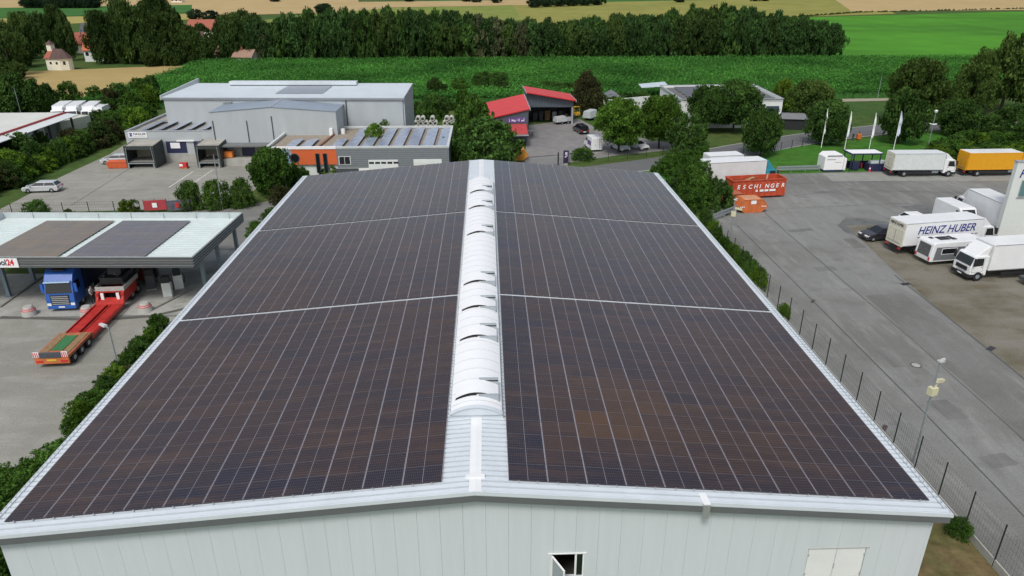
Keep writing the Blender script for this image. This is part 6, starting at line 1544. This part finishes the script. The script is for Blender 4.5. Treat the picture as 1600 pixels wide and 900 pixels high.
# shrubs of the right back hedge
for k in range(30):
    px = 1455+random.random()*190; py = random.uniform(222, 258)
    bush('leafy shrub in the broad hedge behind the yellow truck', G(px, py), random.uniform(1.8, 3.2), random.uniform(1.6, 2.6), 'bush%d' % (k % 3), ('hedge', 'fresh', 'hedge', 'dark')[k % 4], 'hedge behind the yellow truck', name='hedge_bush')
for k, (px, py, h, r_) in enumerate(((1545, 212, 4.0, 3.0), (1580, 205, 5.0, 3.6), (1610, 228, 5.5, 3.4), (1560, 200, 3.5, 3))):
    bush('large dark round shrub near the right edge under the limes', G(px, py), h, r_, 'bush%d' % (k % 3), 'dark', 'large shrubs under the limes')
# left thickets
for k in range(90):
    u = random.random(); px = -25+u*225; py = 326-u*96+random.uniform(-58, -4)
    if (px > 185 and py > 238) or (55 < px < 170 and py < 232): continue
    if k % 3 == 0: py = 318-u*96
    bush('shrub in the dark thicket between the shed and the depot yard', G(px-14, py-6), random.uniform(2.0, 4.2), random.uniform(1.7, 2.7), 'bush%d' % (k % 3), ('grove', 'hedge', 'dark', 'red')[k % 4] if k % 7 else 'fresh', 'thicket left of the depot yard', name='thicket_shrub')
for k, (px, py, h, r_, lm) in enumerate(((35, 255, 5, 3, 'dark'), (15, 285, 4.5, 3.2, 'fresh'), (210, 180, 5, 3.2, 'hedge'), (235, 170, 5.5, 3.0, 'fresh'), (190, 165, 5, 3, 'dark'), (175, 170, 4.5, 2.4, 'red'), (150, 162, 4, 2.6, 'hedge'), (218, 205, 4.5, 2.8, 'fresh'), (200, 198, 4, 2.5, 'hedge'), (228, 190, 4, 2.5, 'hedge'), (110, 158, 4.5, 2.6, 'hedge'), (240, 155, 5.5, 3, 'dark'), (222, 150, 4.5, 3, 'hedge'))):
    bush('tall shrub in the belt between the white trucks and the big hall', G(px, py), h, r_, 'bush%d' % (k % 3), lm, 'shrub belt beside the maize', name='tall_shrub')
for k, (px, py, h, r_) in enumerate(((30, 178, 8.5, 4.2), (8, 182, 7.5, 4.0), (60, 176, 7, 3.4), (78, 172, 5.5, 2.6))):
    T(('leafy tree behind the left shed roof', 'tree cut by the left frame edge behind the shed', 'dark tree right of the leafy one behind the shed roof', 'small dark tree at the left end of the white trucks')[k], px, py, h, r_, 'oval%d' % (k % 3), 'dark', base=.03, name='yard_tree')
# green between big hall and red sheds
for k in range(20):
    px = random.uniform(652, 790); py = random.uniform(150, 192) if px < 745 else random.uniform(132, 152)
    bush('dark shrub in the belt between the big hall and the red sheds', G(px, py), random.uniform(3.0, 5.2), random.uniform(2.0, 3.2), 'bush%d' % (k % 3), ('dark', 'grove', 'hedge', 'dark')[k % 4], 'shrub belt behind the workshop', name='tall_shrub')
for k in range(12):
    px = random.uniform(700, 745); py = random.uniform(200, 268)
    bush('bush in the overgrown strip right of the workshop', G(px, py), random.uniform(2.5, 4.4), random.uniform(1.6, 2.4), 'bush%d' % (k % 3), ('hedge', 'dark')[k % 2], 'bushes right of the workshop')
for k in range(9):
    px = 850+k*9; bush('low shrub in the line behind the red sheds', G(px, 150-abs(k-4)), 3.2, 2.2, 'bush%d' % (k % 3), 'dark', 'shrubs behind the red sheds')
for lab, px, py in (('round shrub left of the white van on the forecourt verge', 910, 250), ('dark shrub at the right end of the forecourt verge', 1052, 262)): bush(lab, G(px, py), 2.0, 1.9, 'cedar0', 'hedge')
for k in range(5): bush('green bush around the road bend tree', G(1035+k*14, 275-k*5), 2.8, 1.8, 'bush%d' % (k % 3), 'hedge', 'bushes at the road bend')
# the grove around the hamlet
gp = [(293, 72, 9, 5), (318, 76, 10, 6), (306, 90, 9, 6), (330, 92, 8, 5), (345, 90, 10, 6), (20, 118, 15, 7), (45, 92, 19, 7), (72, 84, 18, 7), (98, 88, 18, 6), (112, 95, 18, 4.5), (165, 100, 17, 7), (178, 96, 19, 7), (205, 100, 21, 8), (232, 100, 22, 9), (258, 99, 23, 9), (280, 100, 18, 7), (300, 100, 13, 6), (316, 100, 12, 5), (372, 97, 16, 7), (392, 97, 12, 5), (8, 100, 15, 8), (-15, 112, 16, 8), (30, 106, 12, 7), (-5, 125, 9, 6), (18, 124, 6, 6), (355, 84, 15, 7), (185, 90, 16, 7), (215, 92, 18, 7), (245, 93, 18, 8), (270, 103, 8, 5), (240, 104, 9, 5), (385, 70, 16, 7), (400, 80, 15, 7)]
for k, (px, py, h, r_) in enumerate(gp):
    g = GT(px, py); tree('grove_tree', 'large dark tree in the grove around the hamlet behind the wheat', g, h*random.uniform(.75, .98), r_*.66, ('oval%d' % (k % 3)) if k % 2 else 'round%d' % (k // 2 % 2), 'grove', 'grove around the hamlet', base=.04)
# long wood behind the maize
wa, wb_ = Vector(GT(352, 98)), Vector(GT(1318, 92)); n_ = 58
for row in range(4):
    for k in range(n_):
        if row == 3 and k < 14: continue
        u = (k+.5*(row % 2)+random.uniform(-.25, .25))/n_; p = wa.lerp(wb_, u); y = p.y+row*6.5+random.uniform(-1.2, 1.2)+3
        h = (12.5+2.2*math.sin(u*9)+1.5*min(1, u*4))*random.uniform(.82, 1.13)*(1 if u < .8 else 1-(u-.8)*1.5)
        if u < .1: h *= .85
        lm = 'willow' if (.40 < u < .48 and row < 3 and k % 2) else ('wood', 'wood', 'dark', 'grove')[random.randrange(4)]
        tree('wood_tree', 'slender dark tree standing in the long wood behind the maize field', (p.x, y, 0), h, random.uniform(3.6, 4.9), ('poplar%d' % (k % 3)) if (k+row) % 3 else 'oval%d' % (k % 3), lm, 'long wood behind the maize', base=.06 if row else .1)
T('pale pointed young tree at the foot of the wood, left part', 456, 94, 8, 2.2, 'poplar1', 'fresh', base=.02, name='young_tree'); T('round bluish conifer in front of the left end of the wood', 420, 95, 11, 4.5, 'oval0', 'willow', base=.02, name='young_tree')
# lone and far trees
T('lone round tree on the pale meadow above the wood', 508, 31, 9.5, 5.3, 'round0', 'far', base=.22, name='lone_tree'); T('small bushy tree right of the lone round tree', 538, 31, 5, 4.5, 'oval1', 'far', base=.02, name='lone_tree')
for k in range(26):
    px = 45+k*4.2; T('dark tree in the small far copse on the upper left field', px, 13-(k % 3)*2, 9+2*math.sin(k), 5.5, 'oval%d' % (k % 3), 'far', 'far copse upper left', .03, 'copse_tree')
for k in range(16):
    px = 835+k*6.5; T('dark tree in the small far copse above the middle of the wood', px, 12-(k % 3)*2.5-k*.25, 8, 6, 'oval%d' % (k % 3), 'far', 'far copse above the wood', .03, 'copse_tree')
for k, (px, py) in enumerate(((1062, 4), (1180, 2), (1195, 2), (225, 14), (330, 32), (305, 30), (430, 3), (730, 3), (745, 4), (775, 5), (640, 3))):
    T('single far bush-like tree on the distant field margins', px, py, 6, 5, 'oval%d' % (k % 3), 'far', 'far field trees', .02, 'far_tree')
# ------------------------------------------------------------------ maize
def maize(name, pxs, n, h, seed):
    g = np.random.default_rng(seed); A_, B_, C_, D_2 = [np.array(GT(*p)[:2]) for p in pxs]
    u = g.random(n); v = g.random(n); P = (A_+(B_-A_)*u[:, None])*(1-v)[:, None]+(D_2+(C_-D_2)*u[:, None])*v[:, None]
    ang = R(74); d = np.array([math.cos(ang), math.sin(ang)]); nr = np.array([-d[1], d[0]])
    r = P@nr; P = P+(np.round(r/1.15)*1.15-r+g.normal(0, .10, n))[:, None]*nr
    hh = h*g.uniform(.82, 1.1, n); k = 4; V = np.zeros((n, k, 4, 3))
    for b in range(k):
        a = g.uniform(0, 2*np.pi, n); L = g.uniform(.45, .85, n); dx = np.cos(a); dy = np.sin(a); z0 = hh*g.uniform(.45, .95, n); z1 = z0+g.uniform(-.1, .4, n)
        w = .09
        V[:, b, 0] = np.stack([P[:, 0]-dy*w, P[:, 1]+dx*w, z0], 1); V[:, b, 1] = np.stack([P[:, 0]+dy*w, P[:, 1]-dx*w, z0], 1)
        V[:, b, 2] = np.stack([P[:, 0]+dx*L+dy*w*.7, P[:, 1]+dy*L-dx*w*.7, z1], 1); V[:, b, 3] = np.stack([P[:, 0]+dx*L-dy*w*.7, P[:, 1]+dy*L+dx*w*.7, z1], 1)
    V = V.reshape(-1, 3); m = n*k; me = bpy.data.meshes.new(name); me.vertices.add(4*m); me.vertices.foreach_set('co', V.astype(np.float32).ravel())
    me.loops.add(4*m); me.loops.foreach_set('vertex_index', np.arange(4*m, dtype=np.int32)); me.polygons.add(m); me.polygons.foreach_set('loop_start', np.arange(0, 4*m, 4, dtype=np.int32)); me.update(calc_edges=True)
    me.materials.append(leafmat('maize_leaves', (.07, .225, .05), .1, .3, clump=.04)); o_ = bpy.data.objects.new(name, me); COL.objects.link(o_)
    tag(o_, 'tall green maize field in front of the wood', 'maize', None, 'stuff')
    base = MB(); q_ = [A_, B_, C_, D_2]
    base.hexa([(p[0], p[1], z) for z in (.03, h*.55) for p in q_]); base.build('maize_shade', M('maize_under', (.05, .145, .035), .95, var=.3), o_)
maize('maize_field', [(120, 172), (1660, 150), (1660, 94), (318, 101.5)], 110000, 2.3, 5)
# ================================================================== light
w = bpy.data.worlds.new('World'); scene.world = w; w.use_nodes = True; nt = w.node_tree; N = nt.nodes; Lk = nt.links; bgn = N['Background']
SUN_EL, SUN_AZ = R(54), R(200)
skyt = N.new('ShaderNodeTexSky'); skyt.sky_type = 'NISHITA'; skyt.sun_disc = False; skyt.sun_elevation = SUN_EL; skyt.sun_rotation = SUN_AZ; skyt.dust_density = 3.5; skyt.air_density = 1.2
hs = N.new('ShaderNodeHueSaturation'); hs.inputs['Saturation'].default_value = .6; Lk.new(skyt.outputs[0], hs.inputs['Color'])
tcn = N.new('ShaderNodeTexCoord'); nzn = N.new('ShaderNodeTexNoise'); nzn.inputs['Scale'].default_value = 2.2; nzn.inputs['Detail'].default_value = 5
mpn = N.new('ShaderNodeMapping'); mpn.inputs['Scale'].default_value = (1, 1, 2.5); Lk.new(tcn.outputs['Generated'], mpn.inputs['Vector']); Lk.new(mpn.outputs[0], nzn.inputs['Vector'])
mrn = N.new('ShaderNodeMapRange'); mrn.inputs['From Min'].default_value = .3; mrn.inputs['From Max'].default_value = .7; mrn.inputs['To Min'].default_value = .75; mrn.inputs['To Max'].default_value = 1.3; Lk.new(nzn.outputs['Fac'], mrn.inputs['Value'])
mxn = N.new('ShaderNodeMix'); mxn.data_type = 'RGBA'; mxn.blend_type = 'MULTIPLY'; mxn.inputs['Factor'].default_value = 1; Lk.new(hs.outputs[0], mxn.inputs['A']); Lk.new(mrn.outputs[0], mxn.inputs['B'])
Lk.new(mxn.outputs['Result'], bgn.inputs['Color']); bgn.inputs['Strength'].default_value = .105
sl_ = bpy.data.lights.new('sun', 'SUN'); sl_.energy = 1.5; sl_.angle = R(14); sl_.color = (1, .96, .9); so = bpy.data.objects.new('sun', sl_); COL.objects.link(so)
sd_ = Vector((math.sin(SUN_AZ)*math.cos(SUN_EL), math.cos(SUN_AZ)*math.cos(SUN_EL), math.sin(SUN_EL))); so.rotation_euler = sd_.to_track_quat('Z', 'Y').to_euler()
vs_ = scene.view_settings; vs_.view_transform = 'Standard'; vs_.look = 'None'; vs_.exposure = 0.25; vs_.gamma = 1; vs_.use_curve_mapping = False
scene.cycles.max_bounces = 6; scene.cycles.diffuse_bounces = 3; scene.cycles.glossy_bounces = 3
